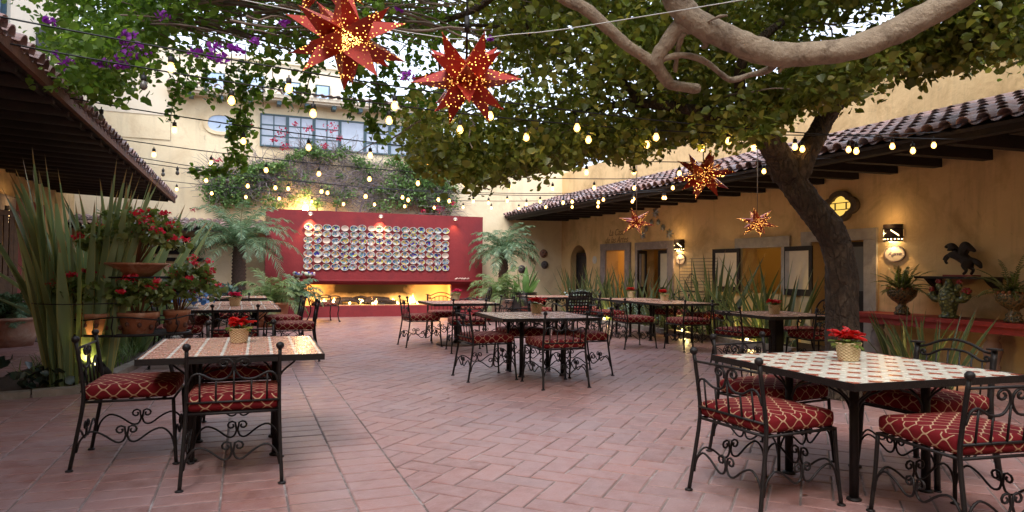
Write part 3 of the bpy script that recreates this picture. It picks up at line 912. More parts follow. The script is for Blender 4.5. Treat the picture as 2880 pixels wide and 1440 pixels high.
# ------------------------------------------------------------------ cushion cloth
def lattice_mat():
    m, nt, p = newmat('trellis_fabric')
    uv = coords(nt, 'UV')
    s = nt.nodes.new('ShaderNodeSeparateXYZ'); L(nt, uv, s.inputs[0])
    u = math_(nt, 'MULTIPLY', s.outputs[0], 17.0); v = math_(nt, 'MULTIPLY', s.outputs[1], 22.0)
    c = math_(nt, 'MULTIPLY', math_(nt, 'COSINE', math_(nt, 'MULTIPLY', u, PI)), .5)
    # ogee lattice: even lines v = c, odd lines v = 1 - c (period 2)
    def dist(off, sg):
        a = math_(nt, 'ADD', v, off)
        a = math_(nt, 'ADD' if sg > 0 else 'SUBTRACT', a, c)
        a = math_(nt, 'ADD', a, 100.0)
        fr = math_(nt, 'MODULO', a, 2.0)
        return math_(nt, 'MINIMUM', fr, math_(nt, 'SUBTRACT', 2.0, fr))
    d = math_(nt, 'MINIMUM', dist(0.0, -1), dist(1.0, 1))
    line = ramp(nt, d, [(.08, (1, 1, 1)), (.13, (0, 0, 0))])
    co = coords(nt)
    cloth = mixc(nt, noise(nt, co, 8, 4), (.15, .006, .009), (.11, .005, .008))
    L(nt, mixc(nt, line, cloth, (.40, .25, .15)), p.inputs['Base Color'])
    p.inputs['Roughness'].default_value = .85
    p.inputs['Sheen Weight'].default_value = 0; p.inputs['Specular IOR Level'].default_value = .2
    bump(nt, p, math_(nt, 'ADD', noise(nt, co, 220, 2), math_(nt, 'MULTIPLY', line, .6)), .25, .004)
    return m
CLOTH = lattice_mat()


def cushion_mb(w=.54, d=.54, h=.10, z=.475):
    mb = MB(); r = .045; rings = []
    base = []
    nC = 5
    for (cx, cy, a0) in ((w / 2 - r, d / 2 - r, 0), (-w / 2 + r, d / 2 - r, PI / 2), (-w / 2 + r, -d / 2 + r, PI), (w / 2 - r, -d / 2 + r, 1.5 * PI)):
        for k in range(nC):
            a = a0 + PI / 2 * k / (nC - 1)
            base.append((cx, cy, math.cos(a), math.sin(a)))
    prof = [(-.022, 0), (0, .012), (.004, h * .35), (.004, h * .65), (0, h - .014), (-.02, h - .002)]
    n = len(base)
    per = 0; us = []
    P0 = [Vector((b[0] + r * b[2], b[1] + r * b[3], 0)) for b in base]
    for i in range(n + 1):
        us.append(per); per += (P0[(i + 1) % n] - P0[i % n]).length
    for (off, zz) in prof:
        rings.append([(b[0] + (r + off) * b[2], b[1] + (r + off) * b[3], z + zz) for b in base])
    vs = [v for rg in rings for v in rg]
    fs = []; uvs = []
    for i in range(len(prof) - 1):
        for k in range(n):
            j = (k + 1) % n
            fs.append((i * n + k, i * n + j, (i + 1) * n + j, (i + 1) * n + k))
            z0, z1 = prof[i][1], prof[i + 1][1]
            uvs.append([(us[k], z0), (us[k + 1], z0), (us[k + 1], z1), (us[k], z1)])
    mb.add(vs, fs, 0, True, uvs)
    # domed top, two inner rings
    top = rings[-1]; inner = [(x * .6, y * .6, z + h + .012) for (x, y, _) in top]; mid = [(x * .85, y * .85, z + h + .006) for (x, y, _) in top]
    vs = top + mid + inner + [(0, 0, z + h + .013)]
    fs = []; uvs = []
    for a, b in ((0, n), (n, 2 * n)):
        for k in range(n):
            j = (k + 1) % n
            f = (a + k, a + j, b + j, b + k); fs.append(f)
            uvs.append([(vs[q][0] + .03, vs[q][1] + .02) for q in f])
    for k in range(n):
        f = (2 * n + k, 2 * n + (k + 1) % n, 3 * n); fs.append(f); uvs.append([(vs[q][0] + .03, vs[q][1] + .02) for q in f])
    mb.add(vs, fs, 0, True, uvs)
    bot = rings[0]
    mb.add(bot, [tuple(range(n - 1, -1, -1))], 0, False, [[(0, 0)] * n])
    return mb


def scroll_pair(place, zc, w, drop, r=.007):
    """double S stretcher between (-w,..) and (w,..): list of tubes; place maps (u, z)->xyz"""
    out = []
    for s in (-1, 1):
        pts = [(s * w, zc - drop), (s * w * .93, zc - .01), (s * w * .74, zc + .045), (s * w * .5, zc + .025), (s * w * .22, zc - .035), (s * .02, zc - .03), (s * .004, zc + .01)]
        sp = spiral((s * .036, zc + .045), .034, .010, PI if s > 0 else 0, 1.15, 10, -s)
        pts2 = [tuple(v) for v in smooth([(p[0], p[1], 0) for p in pts], 3)]
        allp = [place(p[0], p[1]) for p in pts2] + [place(a, b) for a, b in sp[1:]]
        out.append(allp)
    return out


def make_chair(name, label, arched=False):
    t = empty(name, (0, 0, 0), 0, label, 'chair')
    H = .882
    rr_ = .0125 if not arched else .019
    for s in (-1, 1):
        mb = MB()
        pts = [(s * .285, -.33, 0), (s * .275, -.30, .2), (s * .265, -.265, .46), (s * .262, -.275, .62), (s * .262, -.315, H)]
        mb.tube(smooth(pts, 3), rr_, 6)
        mb.lathe([(.024, 0), (.024, .008), (.012, .014)], (s * .285, -.33, 0), 8)
        if arched: mb.box(s * .262 - .034, s * .262 + .034, -.349, -.281, H, H + .012)
        else: mb.ball((s * .262, -.317, H + .012), .025, 10)
        mb.build('leg', IRON, t)
        mb = MB()
        mb.tube(smooth([(s * .285, .29, 0), (s * .27, .275, .22), (s * .262, .262, .468)], 3), rr_ * .95, 6)
        mb.lathe([(.024, 0), (.024, .008), (.012, .014)], (s * .285, .29, 0), 8)
        mb.build('leg', IRON, t)
    mb = MB()
    def back(u, z): return (u, -.265 - (z - .46) * .10 - .004, .46 + (z - .46) * .895)
    if not arched:
        mb.tube([back(-.262, .872), back(.262, .872)], .008, 6)
        for s in (-1, 1):
            pts = [(s * .258, .66), (s * .235, .735), (s * .19, .752), (s * .12, .71), (s * .045, .715), (s * .006, .78), (s * .012, .83)]
            P = [back(p[0], p[1]) for p in smooth([(a, b, 0) for a, b in pts], 3)]
            P += [back(a, b) for a, b in spiral((s * .055, .825), .042, .012, PI if s > 0 else 0, 1.2, 12, -s)[1:]]
            mb.tube(P, .0075, 6)
        tops = [(-.19, .75), (-.10, .712), (0, .77), (.10, .712), (.19, .75)]
    else:
        mb.tube([back(a, b) for a, b, _ in smooth([(-.255, .905, 0), (-.2, .915, 0), (-.1, .965, 0), (0, .985, 0), (.1, .965, 0), (.2, .915, 0), (.255, .905, 0)], 3)], .010, 6)
        for s in (-1, 1):
            P = [back(a, b) for a, b, _ in smooth([(0, .905, 0), (s * .09, .893, 0), (s * .17, .845, 0), (s * .215, .84, 0)], 3)]
            P += [back(a, b) for a, b in spiral((s * .215, .862), .024, .008, -PI / 2, 1.0, 8, s)[1:]]
            mb.tube(P, .009, 6)
        tops = [(-.19, .84), (-.12, .875), (-.04, .90), (.04, .90), (.12, .875), (.19, .84)]
    mb.tube([back(-.262, .545), back(.262, .545)], .008, 6)
    for (u, z) in tops: mb.tube([back(u, .545), back(u, z)], .0062, 5)
    mb.build('backrest', IRON, t)
    mb = MB()
    for a, b in (((-.265, -.265), (.265, -.265)), ((.265, -.265), (.265, .265)), ((.265, .265), (-.265, .265)), ((-.265, .265), (-.265, -.265))):
        mb.tube([(a[0], a[1], .462), (b[0], b[1], .462)], .009, 6)
    for k in range(5): mb.box(-.262, .262, -.2 + k * .1 - .012, -.2 + k * .1 + .012, .459, .465)
    mb.build('seat_frame', IRON, t)
    cushion_mb().build('cushion', CLOTH, t)
    zc = .215
    for s in (-1, 1):
        mb = MB()
        for P in scroll_pair(lambda u, z, s=s: (s * .277, u - .01, z), zc, .285, .09): mb.tube(P, .007, 5)
        mb.build('stretcher', IRON, t)
        mb = MB()
        for P in scroll_pair(lambda u, z, s=s: (u, s * .29 - .01, z), zc - .005, .27, .09): mb.tube(P, .007, 5)
        mb.build('stretcher', IRON, t)
    return t

GR_CH = 'wrought iron chairs with red cushions'
chA = None; chB = None
def place_chair(x, y, face, label, arched=False, group=GR_CH, sc=None):
    """face: compass-like angle of the sitter's gaze, 0 = +y, 90 = +x"""
    global chA, chB
    src = chB if arched else chA
    rz = -R(face)
    SC = (1.06, 1.06, 1)
    if src is None:
        src = make_chair('iron_chair', label, arched)
        if arched: chB = src
        else: chA = src
        src.location = (x, y, 0); src.rotation_euler.z = rz; src.scale = SC; src['group'] = group; src['label'] = label
        return src
    return dup(src, (x, y, 0), rz, label, group)

CH = [
 (-.73, 5.72, 92, 'iron chair with red trellis cushion at the left side of the near left table'),
 (-.045, 5.06, 2, 'iron chair with its back to the viewer in front of the near left table'),
 (-.03, 6.42, 181, 'iron chair tucked under the far side of the near left table'),
 (-.85, 10.75, 90, 'iron chair at the left of the long tile table, half hidden by begonias'),
 (-.10, 10.0, 2, 'iron chair in front of the long tile table behind the near left table'),
 (.72, 10.95, -88, 'iron chair on the right side of the long tile table, its nearer one'),
 (.62, 12.45, -93, 'iron chair on the right side of the long tile table, its farther one'),
 (-.85, 12.5, 90, 'iron chair on the left side of the long tile table, its farther one'),
 (-.2, 13.75, 180, 'iron chair between the long tile table and the table behind it'),
 (-.35, 16.2, 180, 'iron chair behind the farthest left table in front of the palm'),
 (3.02, 12.3, 88, 'iron chair on the left of the round based table near the hearth'),
 (3.56, 11.25, 8, 'iron chair in front of the round based table'),
 (4.32, 12.1, -95, 'iron chair on the right of the round based table'),
 (2.94, 8.43, 88, 'iron chair on the left of the middle table with a poinsettia'),
 (3.57, 7.67, 0, 'iron chair with its back to the viewer in front of the middle table'),
 (4.26, 8.36, -92, 'iron chair on the right side of the middle table'),
 (3.72, 9.12, 178, 'iron chair tucked under the far side of the middle table'),
 (6.73, 11.0, 92, 'iron chair at the near left corner of the long right table'),
 (7.45, 10.32, 3, 'iron chair with its back to us at the near end of the long right table'),
 (7.15, 12.75, 90, 'iron chair farther along the left side of the long right table'),
 (8.72, 11.5, -90, 'iron chair on the right side of the long right table, its nearer one'),
 (8.72, 12.8, -90, 'iron chair on the right side of the long right table, its farther one'),
 (6.92, 8.24, 85, 'iron chair left of the pedestal table by the tree'),
 (7.68, 7.58, 5, 'iron chair in front of the pedestal table by the tree'),
 (3.05, 3.42, 86, 'iron chair with a ball finial at the left side of the near star tiled table'),
 (3.76, 4.14, 172, 'iron chair tucked under the far side of the near star tiled table'),
 (3.72, 2.66, 8, 'iron chair cut by the right edge of the picture at the near star tiled table'),
]
for c_ in CH: place_chair(*c_)
place_chair(4.47, 3.44, -93, 'iron chair with arched top rail at the right side of the near star tiled table', True)
place_chair(3.72, 13.25, 185, 'iron chair with arched top rail behind the round based table', True)
place_chair(6.15, 14.2, 95, 'iron chair with arched top rail left of the far right table', True)
place_chair(7.35, 14.1, -60, 'iron chair with arched top rail right of the far right table', True)


# ------------------------------------------------------------------ tables
def tile_mat(kind_):
    m, nt, p = newmat('table_tiles_' + kind_)
    co = coords(nt); s = nt.nodes.new('ShaderNodeSeparateXYZ'); L(nt, co, s.inputs[0])
    T = .163
    def cell(o):
        a = math_(nt, 'ADD', math_(nt, 'DIVIDE', o, T), 100.5)
        return math_(nt, 'SUBTRACT', math_(nt, 'FRACT', a), .5)
    if kind_ == 'star':
        def cell2(o, sh):
            a = math_(nt, 'ADD', math_(nt, 'DIVIDE', o, .158), 100.5 + sh)
            return math_(nt, 'ABSOLUTE', math_(nt, 'SUBTRACT', math_(nt, 'FRACT', a), .5))
        x, y = cell2(s.outputs[0], 0), cell2(s.outputs[1], 0)
        sq = math_(nt, 'LESS_THAN', math_(nt, 'MAXIMUM', x, y), .185)
        # four pointed star: each arm a long thin diamond
        d1 = math_(nt, 'LESS_THAN', math_(nt, 'ADD', x, math_(nt, 'MULTIPLY', y, 2.0)), .40)
        d2 = math_(nt, 'LESS_THAN', math_(nt, 'ADD', y, math_(nt, 'MULTIPLY', x, 2.0)), .40)
        d3 = math_(nt, 'LESS_THAN', math_(nt, 'ADD', x, y), .27)
        st = math_(nt, 'MAXIMUM', math_(nt, 'MAXIMUM', d1, d2), d3)
        col = mixc(nt, st, mixc(nt, noise(nt, co, 6, 4), (.66, .64, .54), (.60, .58, .48)), (.33, .05, .02))
    else:
        x, y = cell(s.outputs[0]), cell(s.outputs[1])
        ax, ay = math_(nt, 'ABSOLUTE', x), math_(nt, 'ABSOLUTE', y)
        r = math_(nt, 'SQRT', math_(nt, 'ADD', math_(nt, 'MULTIPLY', x, x), math_(nt, 'MULTIPLY', y, y)))
        an = math_(nt, 'ARCTAN2', y, x)
        pet = math_(nt, 'SINE', math_(nt, 'ADD', math_(nt, 'MULTIPLY', an, 8), math_(nt, 'MULTIPLY', r, 34)))
        pat = math_(nt, 'GREATER_THAN', pet, .25)
        red = mixc(nt, noise(nt, co, 9, 4), (.40, .075, .045), (.30, .05, .03))
        col = mixc(nt, math_(nt, 'MULTIPLY', pat, .8), red, (.62, .50, .36))
        g = math_(nt, 'GREATER_THAN', ax, .445) if kind_ == 'line' else math_(nt, 'GREATER_THAN', math_(nt, 'MAXIMUM', ax, ay), .46)
        col = mixc(nt, g, col, (.62, .58, .52))
    gx, gy = cell(s.outputs[0]), cell(s.outputs[1])
    gm = math_(nt, 'MAXIMUM', math_(nt, 'ABSOLUTE', gx), math_(nt, 'ABSOLUTE', gy))
    jt = math_(nt, 'GREATER_THAN', gm, .485)
    if kind_ == 'star': jt = math_(nt, 'MULTIPLY', jt, 0)
    L(nt, mixc(nt, math_(nt, 'MULTIPLY', jt, .6), col, (.5, .45, .4)), p.inputs['Base Color'])
    p.inputs['Roughness'].default_value = .22
    L(nt, math_(nt, 'MULTIPLY_ADD', noise(nt, co, 14, 4), .3, .1), p.inputs['Roughness'])
    bump(nt, p, noise(nt, co, 22, 3), .12, .01)
    return m
TS, TL, TG = tile_mat('star'), tile_mat('line'), tile_mat('grid')
TZ = .79
def table(x, y, rz, label, mt, w=1.31, d=1.33, base='legs'):
    t = empty('tile_table', (x, y, 0), rz, label, 'table', 'tile topped iron tables')
    mb = MB(); mb.box(-w / 2 + .012, w / 2 - .012, -d / 2 + .012, d / 2 - .012, TZ - .03, TZ + .001)
    mb.build('tabletop', mt, t)
    mb = MB()
    for (a, b, c, e) in ((-w / 2, w / 2, -d / 2, -d / 2 + .01), (-w / 2, w / 2, d / 2 - .01, d / 2), (-w / 2, -w / 2 + .01, -d / 2 + .011, d / 2 - .011), (w / 2 - .01, w / 2, -d / 2 + .011, d / 2 - .011)):
        mb.box(a, b, c, e, TZ - .04, TZ + .003)
    mb.build('rim', IRON, t)
    if base == 'legs':
        q = .29
        for sx in (-1, 1):
            for sy in (-1, 1):
                mb = MB(); mb.tube([(sx * q, sy * q, 0), (sx * q, sy * q, TZ - .04)], .028, 10)
                mb.lathe([(.045, 0), (.045, .012), (.03, .02)], (sx * q, sy * q, 0), 10)
                mb.build('leg', IRON, t)
        mb = MB()
        for s in (-1, 1):
            mb.tube([(-q, s * q, TZ - .05), (q, s * q, TZ - .05)], .014, 6); mb.tube([(s * q, -q, TZ - .05), (s * q, q, TZ - .05)], .014, 6)
        mb.build('frame', IRON, t)
        mb = MB()
        for (ax, sg) in ((0, -1), (0, 1), (1, -1), (1, 1)):
            for s in (-1, 1):
                pts = [(s * (q - .01), TZ - .30), (s * (q - .05), TZ - .2), (s * .17, TZ - .15), (s * .09, TZ - .13), (s * .05, TZ - .09)]
                P2 = [(a, b) for a, b, _ in smooth([(a, b, 0) for a, b in pts], 3)] + spiral((s * .085, TZ - .085), .035, .012, PI if s > 0 else 0, 1.1, 9, -s)[1:]
                mb.tube([((u, sg * q, z) if ax == 0 else (sg * q, u, z)) for u, z in P2], .008, 5)
                # outer bracket
                pts = [(s * q, TZ - .26), (s * (q + .04), TZ - .17), (s * (q + .12), TZ - .1), (s * (q + .15), TZ - .05)]
                mb.tube([((u, sg * q, z) if ax == 0 else (sg * q, u, z)) for u, z, _ in smooth([(a, b, 0) for a, b in pts], 3)], .008, 5)
        mb.build('scroll_bracket', IRON, t)
    elif base == 'pedestal':
        mb = MB(); mb.box(-.075, .075, -.075, .075, .02, TZ - .04); mb.box(-.16, .16, -.16, .16, TZ - .06, TZ - .041)
        mb.build('pedestal', IRON, t)
        mb = MB(); mb.box(-.24, .24, -.24, .24, 0, .02); mb.build('base_plate', IRON, t)
    else:
        mb = MB(); mb.lathe([(.075, .03), (.06, .1), (.05, .3), (.05, .66), (.08, TZ - .05)], n=12); mb.build('pedestal', IRON, t)
        mb = MB(); mb.lathe([(.34, 0), (.34, .022), (.33, .03), (.08, .034)], n=28, sx=1.15, sy=1.15); mb.build('base_plate', M('rusty_plate', (.10, .05, .025), (.05, .03, .02), 6, .6), t)
    return t
table(-.05, 5.73, R(-1), 'near left square table with red patterned tiles and white lines', TL, 1.2, 1.4)
table(-.12, 11.2, 0, 'near half of the long left table with grid tiles and pink poinsettia', TG, 1.24, 1.32)
table(-.14, 12.55, 0, 'far half of the long left table with grid tiles', TG, 1.24, 1.32)
table(-.2, 15.1, 0, 'red tiled table farthest back on the left in front of the palm', TG, 1.24, 1.2)
table(3.71, 8.6, R(-4), 'middle square table in the open court with pale tiles and poinsettia', TG, 1.33, 1.36)
table(3.72, 12.3, 0, 'table on a round base plate in front of the hearth', TG, 1.25, 1.25, 'round')
table(7.98, 11.62, 0, 'near half of the long right table in front of the spiky plants', TG, 1.3, 1.33)
table(7.98, 12.99, 0, 'far half of the long right table in front of the spiky plants', TG, 1.3, 1.33)
table(7.42, 8.1, R(-4), 'tile table on a single square pedestal beside the tree', TG, 1.25, 1.3, 'pedestal')
table(3.84, 3.46, R(-3.4), 'near right table with cream tiles and small red stars', TS, 1.33, 1.35)
table(6.75, 14.75, 0, 'pale topped table farthest back on the right by the dark pot', TG, 1.3, 1.2)


# ------------------------------------------------------------------ leaves
def leaf_arrays(C, size, up=.6, fold=.12, asp=.92, hang=None):
    """C (N,3) centres -> verts, faces; heart shaped folded leaves"""
    n = len(C)
    nrm = NR.normal(size=(n, 3)); nrm[:, 2] = np.abs(nrm[:, 2]) * up + up * .7
    nrm /= np.linalg.norm(nrm, axis=1)[:, None]
    ax = NR.normal(size=(n, 3))
    if hang is not None: ax[:, 2] -= hang
    ax -= nrm * (ax * nrm).sum(1)[:, None]
    ax /= np.linalg.norm(ax, axis=1)[:, None]
    sd_ = np.cross(nrm, ax)
    sz = (size * NR.uniform(.45, 1.4, n))[:, None]
    loc = [(0, -.45, 0), (-.45, -.28, fold), (-.40, .12, fold), (0, .55, -.05), (.40, .12, fold), (.45, -.28, fold)]
    V = np.empty((n, 6, 3))
    for i, (a, b, c) in enumerate(loc):
        V[:, i] = C + sd_ * (a * asp * sz) + ax * (b * sz) + nrm * (c * sz)
    return V.reshape(-1, 3)
def leaf_object(name, C, size, mats, parent=None, mi=None, **kw):
    C = np.asarray(C, float)
    V = leaf_arrays(C, size, **kw)
    n = len(C)
    me = bpy.data.meshes.new(name)
    me.vertices.add(n * 6); me.vertices.foreach_set('co', V.ravel())
    idx = (np.arange(n) * 6)[:, None]
    F = np.concatenate([idx + np.array([0, 1, 2, 3]), idx + np.array([0, 3, 4, 5])], 1).ravel()
    me.loops.add(n * 8); me.loops.foreach_set('vertex_index', F)
    me.polygons.add(n * 2); me.polygons.foreach_set('loop_start', np.arange(n * 2) * 4); 
    if not isinstance(mats, (list, tuple)): mats = [mats]
    for q in mats: me.materials.append(q)
    if mi is not None: me.polygons.foreach_set('material_index', np.repeat(mi, 2))
    me.update(calc_edges=True); me.validate()
    o = bpy.data.objects.new(name, me); COL.objects.link(o)
    if parent is not None: o.parent = parent; o.location = -Vector(parent.location)
    return o
def clumps(centres, rad, per, squash=.7):
    out = []
    for c, r in zip(centres, rad):
        p = NR.normal(size=(per, 3)) * .5
        l = np.linalg.norm(p, axis=1)
        p /= np.maximum(l, 1)[:, None]
        p[:, 2] *= squash
        out.append(np.array(c) + p * r)
    return np.concatenate(out)

LEAF_T = leafmat('tree_leaf', [(0, (.055, .085, .018)), (.35, (.12, .155, .028)), (.65, (.19, .21, .042)), (.9, (.30, .26, .055)), (1, (.34, .20, .05))], .5, .38, .55)
LEAF_B = leafmat('bougainvillea_leaf', [(0, (.045, .10, .02)), (.5, (.11, .20, .035)), (1, (.24, .34, .06))], .5, .45)
LEAF_V = leafmat('vine_leaf', [(0, (.07, .14, .045)), (.5, (.13, .24, .07)), (1, (.26, .36, .13))], .3, .5)
PURP = leafmat('purple_bract', [(0, (.20, .03, .32)), (1, (.38, .08, .50))], .4, .6)
MAG = leafmat('magenta_bract', [(0, (.38, .02, .06)), (1, (.5, .04, .10))], .3, .6)

def inpoly(x, y, poly):
    c = False; j = len(poly) - 1
    for i in range(len(poly)):
        xi, yi = poly[i]; xj, yj = poly[j]
        if (yi > y) != (yj > y) and x < (xj - xi) * (y - yi) / (yj - yi) + xi: c = not c
        j = i
    return c
def edge_y(poly, x):
    for (a, b), (c, d) in zip(poly[:-1], poly[1:]):
        if a <= x <= c: return b + (d - b) * (x - a) / (c - a)
    return poly[-1][1]

# --- the tree: trunk, pale limbs and the broad crown spread over the court
tb = atd(2372, 905, 7.7); tb.z = 0
tree = empty('courtyard_tree', (tb.x, tb.y, 0), 0, 'big leaning tree whose crown spreads over the right half of the court', 'tree')
def A(px, py, d): return atd(px, py, d)
mb = MB()
tr = [Vector((tb.x + .05, tb.y, -.02)), Vector((tb.x, tb.y, .25)), A(2368, 840, 7.7), A(2362, 740, 7.7), A(2340, 660, 7.7), A(2284, 585, 7.75), A(2232, 520, 7.8), A(2205, 470, 7.85)]
mb.tube(smooth(tr, 4), [.245 - .065 * min(1, i / 6) - .035 * min(1, max(0, i - 6) / 20) for i in range(29)], 18)
mb.tube(smooth([A(2215, 500, 7.8), A(2190, 440, 7.75), A(2155, 390, 7.6), A(2090, 345, 7.4), A(2000, 320, 7.2), A(1900, 300, 7.1)], 4), [.17 - .006 * i for i in range(21)], 14)
mb.tube(smooth([A(2225, 510, 7.8), A(2262, 440, 7.8), A(2295, 380, 7.9), A(2345, 300, 8.0), A(2420, 230, 8.2), A(2500, 150, 8.4), A(2560, 40, 8.6)], 4), [.155 - .0045 * i for i in range(25)], 14)
o = mb.build('trunk', BARK, tree); o.location = -Vector(tree.location)
rr = random.Random(5)
dsp = o.modifiers.new('d', 'DISPLACE'); tx = bpy.data.textures.new('barkt', 'CLOUDS'); tx.noise_scale = .22
dsp.texture = tx; dsp.strength = .05; dsp.texture_coords = 'LOCAL'; dsp.mid_level = .5
ss = o.modifiers.new('s', 'SUBSURF'); ss.render_levels = 2; ss.levels = 0; ss.subdivision_type = 'SIMPLE'
ds2 = o.modifiers.new('d2', 'DISPLACE'); t2_ = bpy.data.textures.new('barkfine', 'CLOUDS'); t2_.noise_scale = .045; t2_.noise_depth = 3; ds2.texture = t2_; ds2.strength = .03; ds2.texture_coords = 'LOCAL'
for pts, r0, r1 in (([A(2110, 350, 7.4), A(2080, 240, 7.0), A(2100, 150, 6.8), A(2200, 60, 6.8)], .07, .04),
                    ([A(1900, 300, 7.1), A(1800, 290, 7.3), A(1700, 300, 7.8), A(1580, 330, 8.3), A(1450, 380, 8.8)], .06, .02),
                    ([A(1800, 290, 7.3), A(1720, 200, 7.6), A(1600, 150, 8), A(1450, 120, 8.4)], .05, .02),
                    ([A(1240, 60, 7), A(1330, 30, 6.8), A(1400, -20, 6.6)], .03, .035),
                    ([A(1290, 70, 7), A(1400, 75, 7), A(1490, 98, 6.8)], .018, .02),
                    ([A(1475, -20, 6.8), A(1478, 40, 6.8), A(1490, 98, 6.8)], .02, .02)):
    mb = MB(); sp_ = smooth(pts, 4); mb.tube(sp_, [r0 + (r1 - r0) * i / (len(sp_) - 1) for i in range(len(sp_))], 8)
    o = mb.build('branch', BARK, tree); o.location = -Vector(tree.location)

# second tree: its trunk stands out of frame on the right, its pale limb crosses the top
t2b = Vector((6.3, .6, 0))
tree2 = empty('pale_limbed_tree', t2b, 0, 'tree with smooth pale limbs arching across the upper right of the court', 'tree')
def limb(pts, r0, r1, name='limb', n=16, bump_=True):
    mb = MB(); sp_ = smooth(pts, 6)
    k = len(sp_)
    mb.tube(sp_, [(r0 + (r1 - r0) * i / (k - 1)) * .86 * (1 + rr.uniform(-.06, .06)) for i in range(k)], n)
    o = mb.build(name, BARKP, tree2); o.location = -Vector(tree2.location)
    m1 = o.modifiers.new('s', 'SUBSURF'); m1.render_levels = 2; m1.levels = 0
    for nm_, sc__, st_ in (('a', .30, .035), ('b', .06, .012)):
        t_ = bpy.data.textures.new('limb' + nm_, 'CLOUDS'); t_.noise_scale = sc__; t_.noise_depth = 2
        m2 = o.modifiers.new(nm_, 'DISPLACE'); m2.texture = t_; m2.strength = st_; m2.texture_coords = 'LOCAL'
    return o
DL = 5.6
limb([t2b + Vector((.1, 0, -.05)), t2b + Vector((0, 0, 1.2)), Vector((6.1, 1.2, 2.6)), Vector((6.0, 2.0, 3.7)), A(2790, -60, 5.2)], .26, .19, 'trunk')
limb([A(2830, -110, 5.1), A(2690, -5, 5.25), A(2589, 52, 5.35), A(2421, 128, 5.5), A(2272, 152, 5.6), A(2150, 148, 5.6), A(2036, 100, 5.6), A(1950, 55, 5.6), A(1905, 0, 5.6), A(1870, -80, 5.5), A(1800, -190, 5.4)], .115, .125)
limb([A(1960, 62, 5.62), A(1905, 82, 5.7), A(1868, 130, 5.75), A(1846, 172, 5.8), A(1866, 215, 5.9), A(1890, 238, 6.0), A(1965, 250, 6.2)], .095, .045)
limb([A(1500, -60, 5.4), A(1589, -2, 5.5), A(1649, 26, 5.55), A(1701, 71, 5.6), A(1749, 116, 5.7), A(1813, 160, 5.8), A(1850, 190, 5.85), A(1880, 232, 5.95)], .05, .062)
limb([A(1925, 90, 5.65), A(1908, 130, 5.75), A(1898, 205, 5.9)], .035, .022, 'limb', 8)
limb([A(1854, 171, 5.8), A(1890, 158, 5.75), A(1943, 158, 5.8), A(1999, 183, 5.9), A(2051, 224, 6.0), A(2103, 212, 6.0), A(2160, 196, 5.8), A(2190, 170, 5.65)], .034, .03, 'limb', 9)
limb([A(2240, 152, 5.6), A(2205, 180, 5.6), A(2190, 205, 5.65)], .05, .015, 'limb', 8)
limb([A(1990, 62, 5.5), A(2020, 48, 5.45), A(2048, 44, 5.4)], .022, .016, 'limb', 8)
limb([A(1950, 60, 5.65), A(1985, 120, 5.7), A(1972, 133, 5.72)], .05, .02, 'limb', 8)

# crown: clump centres fill the volume above the court; the underside follows the drooping edge
low = [(1130, 300), (1180, 430), (1250, 500), (1400, 505), (1540, 470), (1640, 430), (1750, 445), (1860, 400), (1960, 385), (2060, 385), (2140, 350), (2230, 300), (2330, 270), (2420, 225), (2560, 170), (2640, 205), (2760, 150), (2900, 160)]
holes_ = [(2370, 85, 55), (2440, 75, 55), (2590, 20, 30), (1420, 180, 12), (1320, 250, 40), (2560, 150, 40)]
cs, rs = [], []
k = 0
while k < 500:
    px = rr.uniform(1080, 2950); d = rr.uniform(6.3, 10.5) if px < 2300 else rr.uniform(5.6, 8.5)
    ly = edge_y(low, max(1131, px))
    py = rr.uniform(-420, ly - 22)
    if px < 1330 and py < 330: continue
    if px < 1260 and rr.random() < .75: continue
    if any((px - hx) ** 2 + (py - hy) ** 2 < (hr + 30) ** 2 for hx, hy, hr in holes_): continue
    p = A(px, py, d)
    if p.z > 6.2 or p.x > 12: continue
    cs.append(p); rs.append(rr.uniform(.34, .6)); k += 1
# thick fringe along the lower edge
for px in range(1175, 2880, 17):
    ly = edge_y(low, px)
    for q in range(2 if px < 2330 else 1):
        d = rr.uniform(7.0, 9.0) if px < 2300 else rr.uniform(6.2, 7.4)
        cs.append(A(px + rr.uniform(-20, 20), ly - rr.uniform(18, 70), d)); rs.append(rr.uniform(.22, .38))
# more crown overhead, above the frame, so that the court is shaded as it should be
for k in range(150):
    cs.append(Vector((rr.uniform(1, 9), rr.uniform(.5, 7), rr.uniform(4.9, 6.2)))); rs.append(rr.uniform(.4, .7))
P_ = clumps(cs, rs, 118)
leaf_object('crown', P_, .074, LEAF_T, tree, hang=.5)
# hanging sprays on the right, over the pale wall
cs, rs = [], []
for a, b, n_ in (((2480, 190), (2430, 222), 4), ((2620, 150), (2545, 218), 7), ((2700, 170), (2560, 190), 6), ((2860, 130), (2790, 150), 5), ((2600, 40), (2590, 250), 9), ((2380, 250), (2220, 290), 7), ((2230, 300), (2180, 350), 8), ((2160, 360), (2120, 400), 6)):
    for i in range(n_):
        t = i / max(1, n_ - 1)
        cs.append(A(a[0] + (b[0] - a[0]) * t, a[1] + (b[1] - a[1]) * t, 6.6)); rs.append(.13)
leaf_object('crown_spray', clumps(cs, rs, 9), .095, LEAF_T, tree2, hang=1.0)
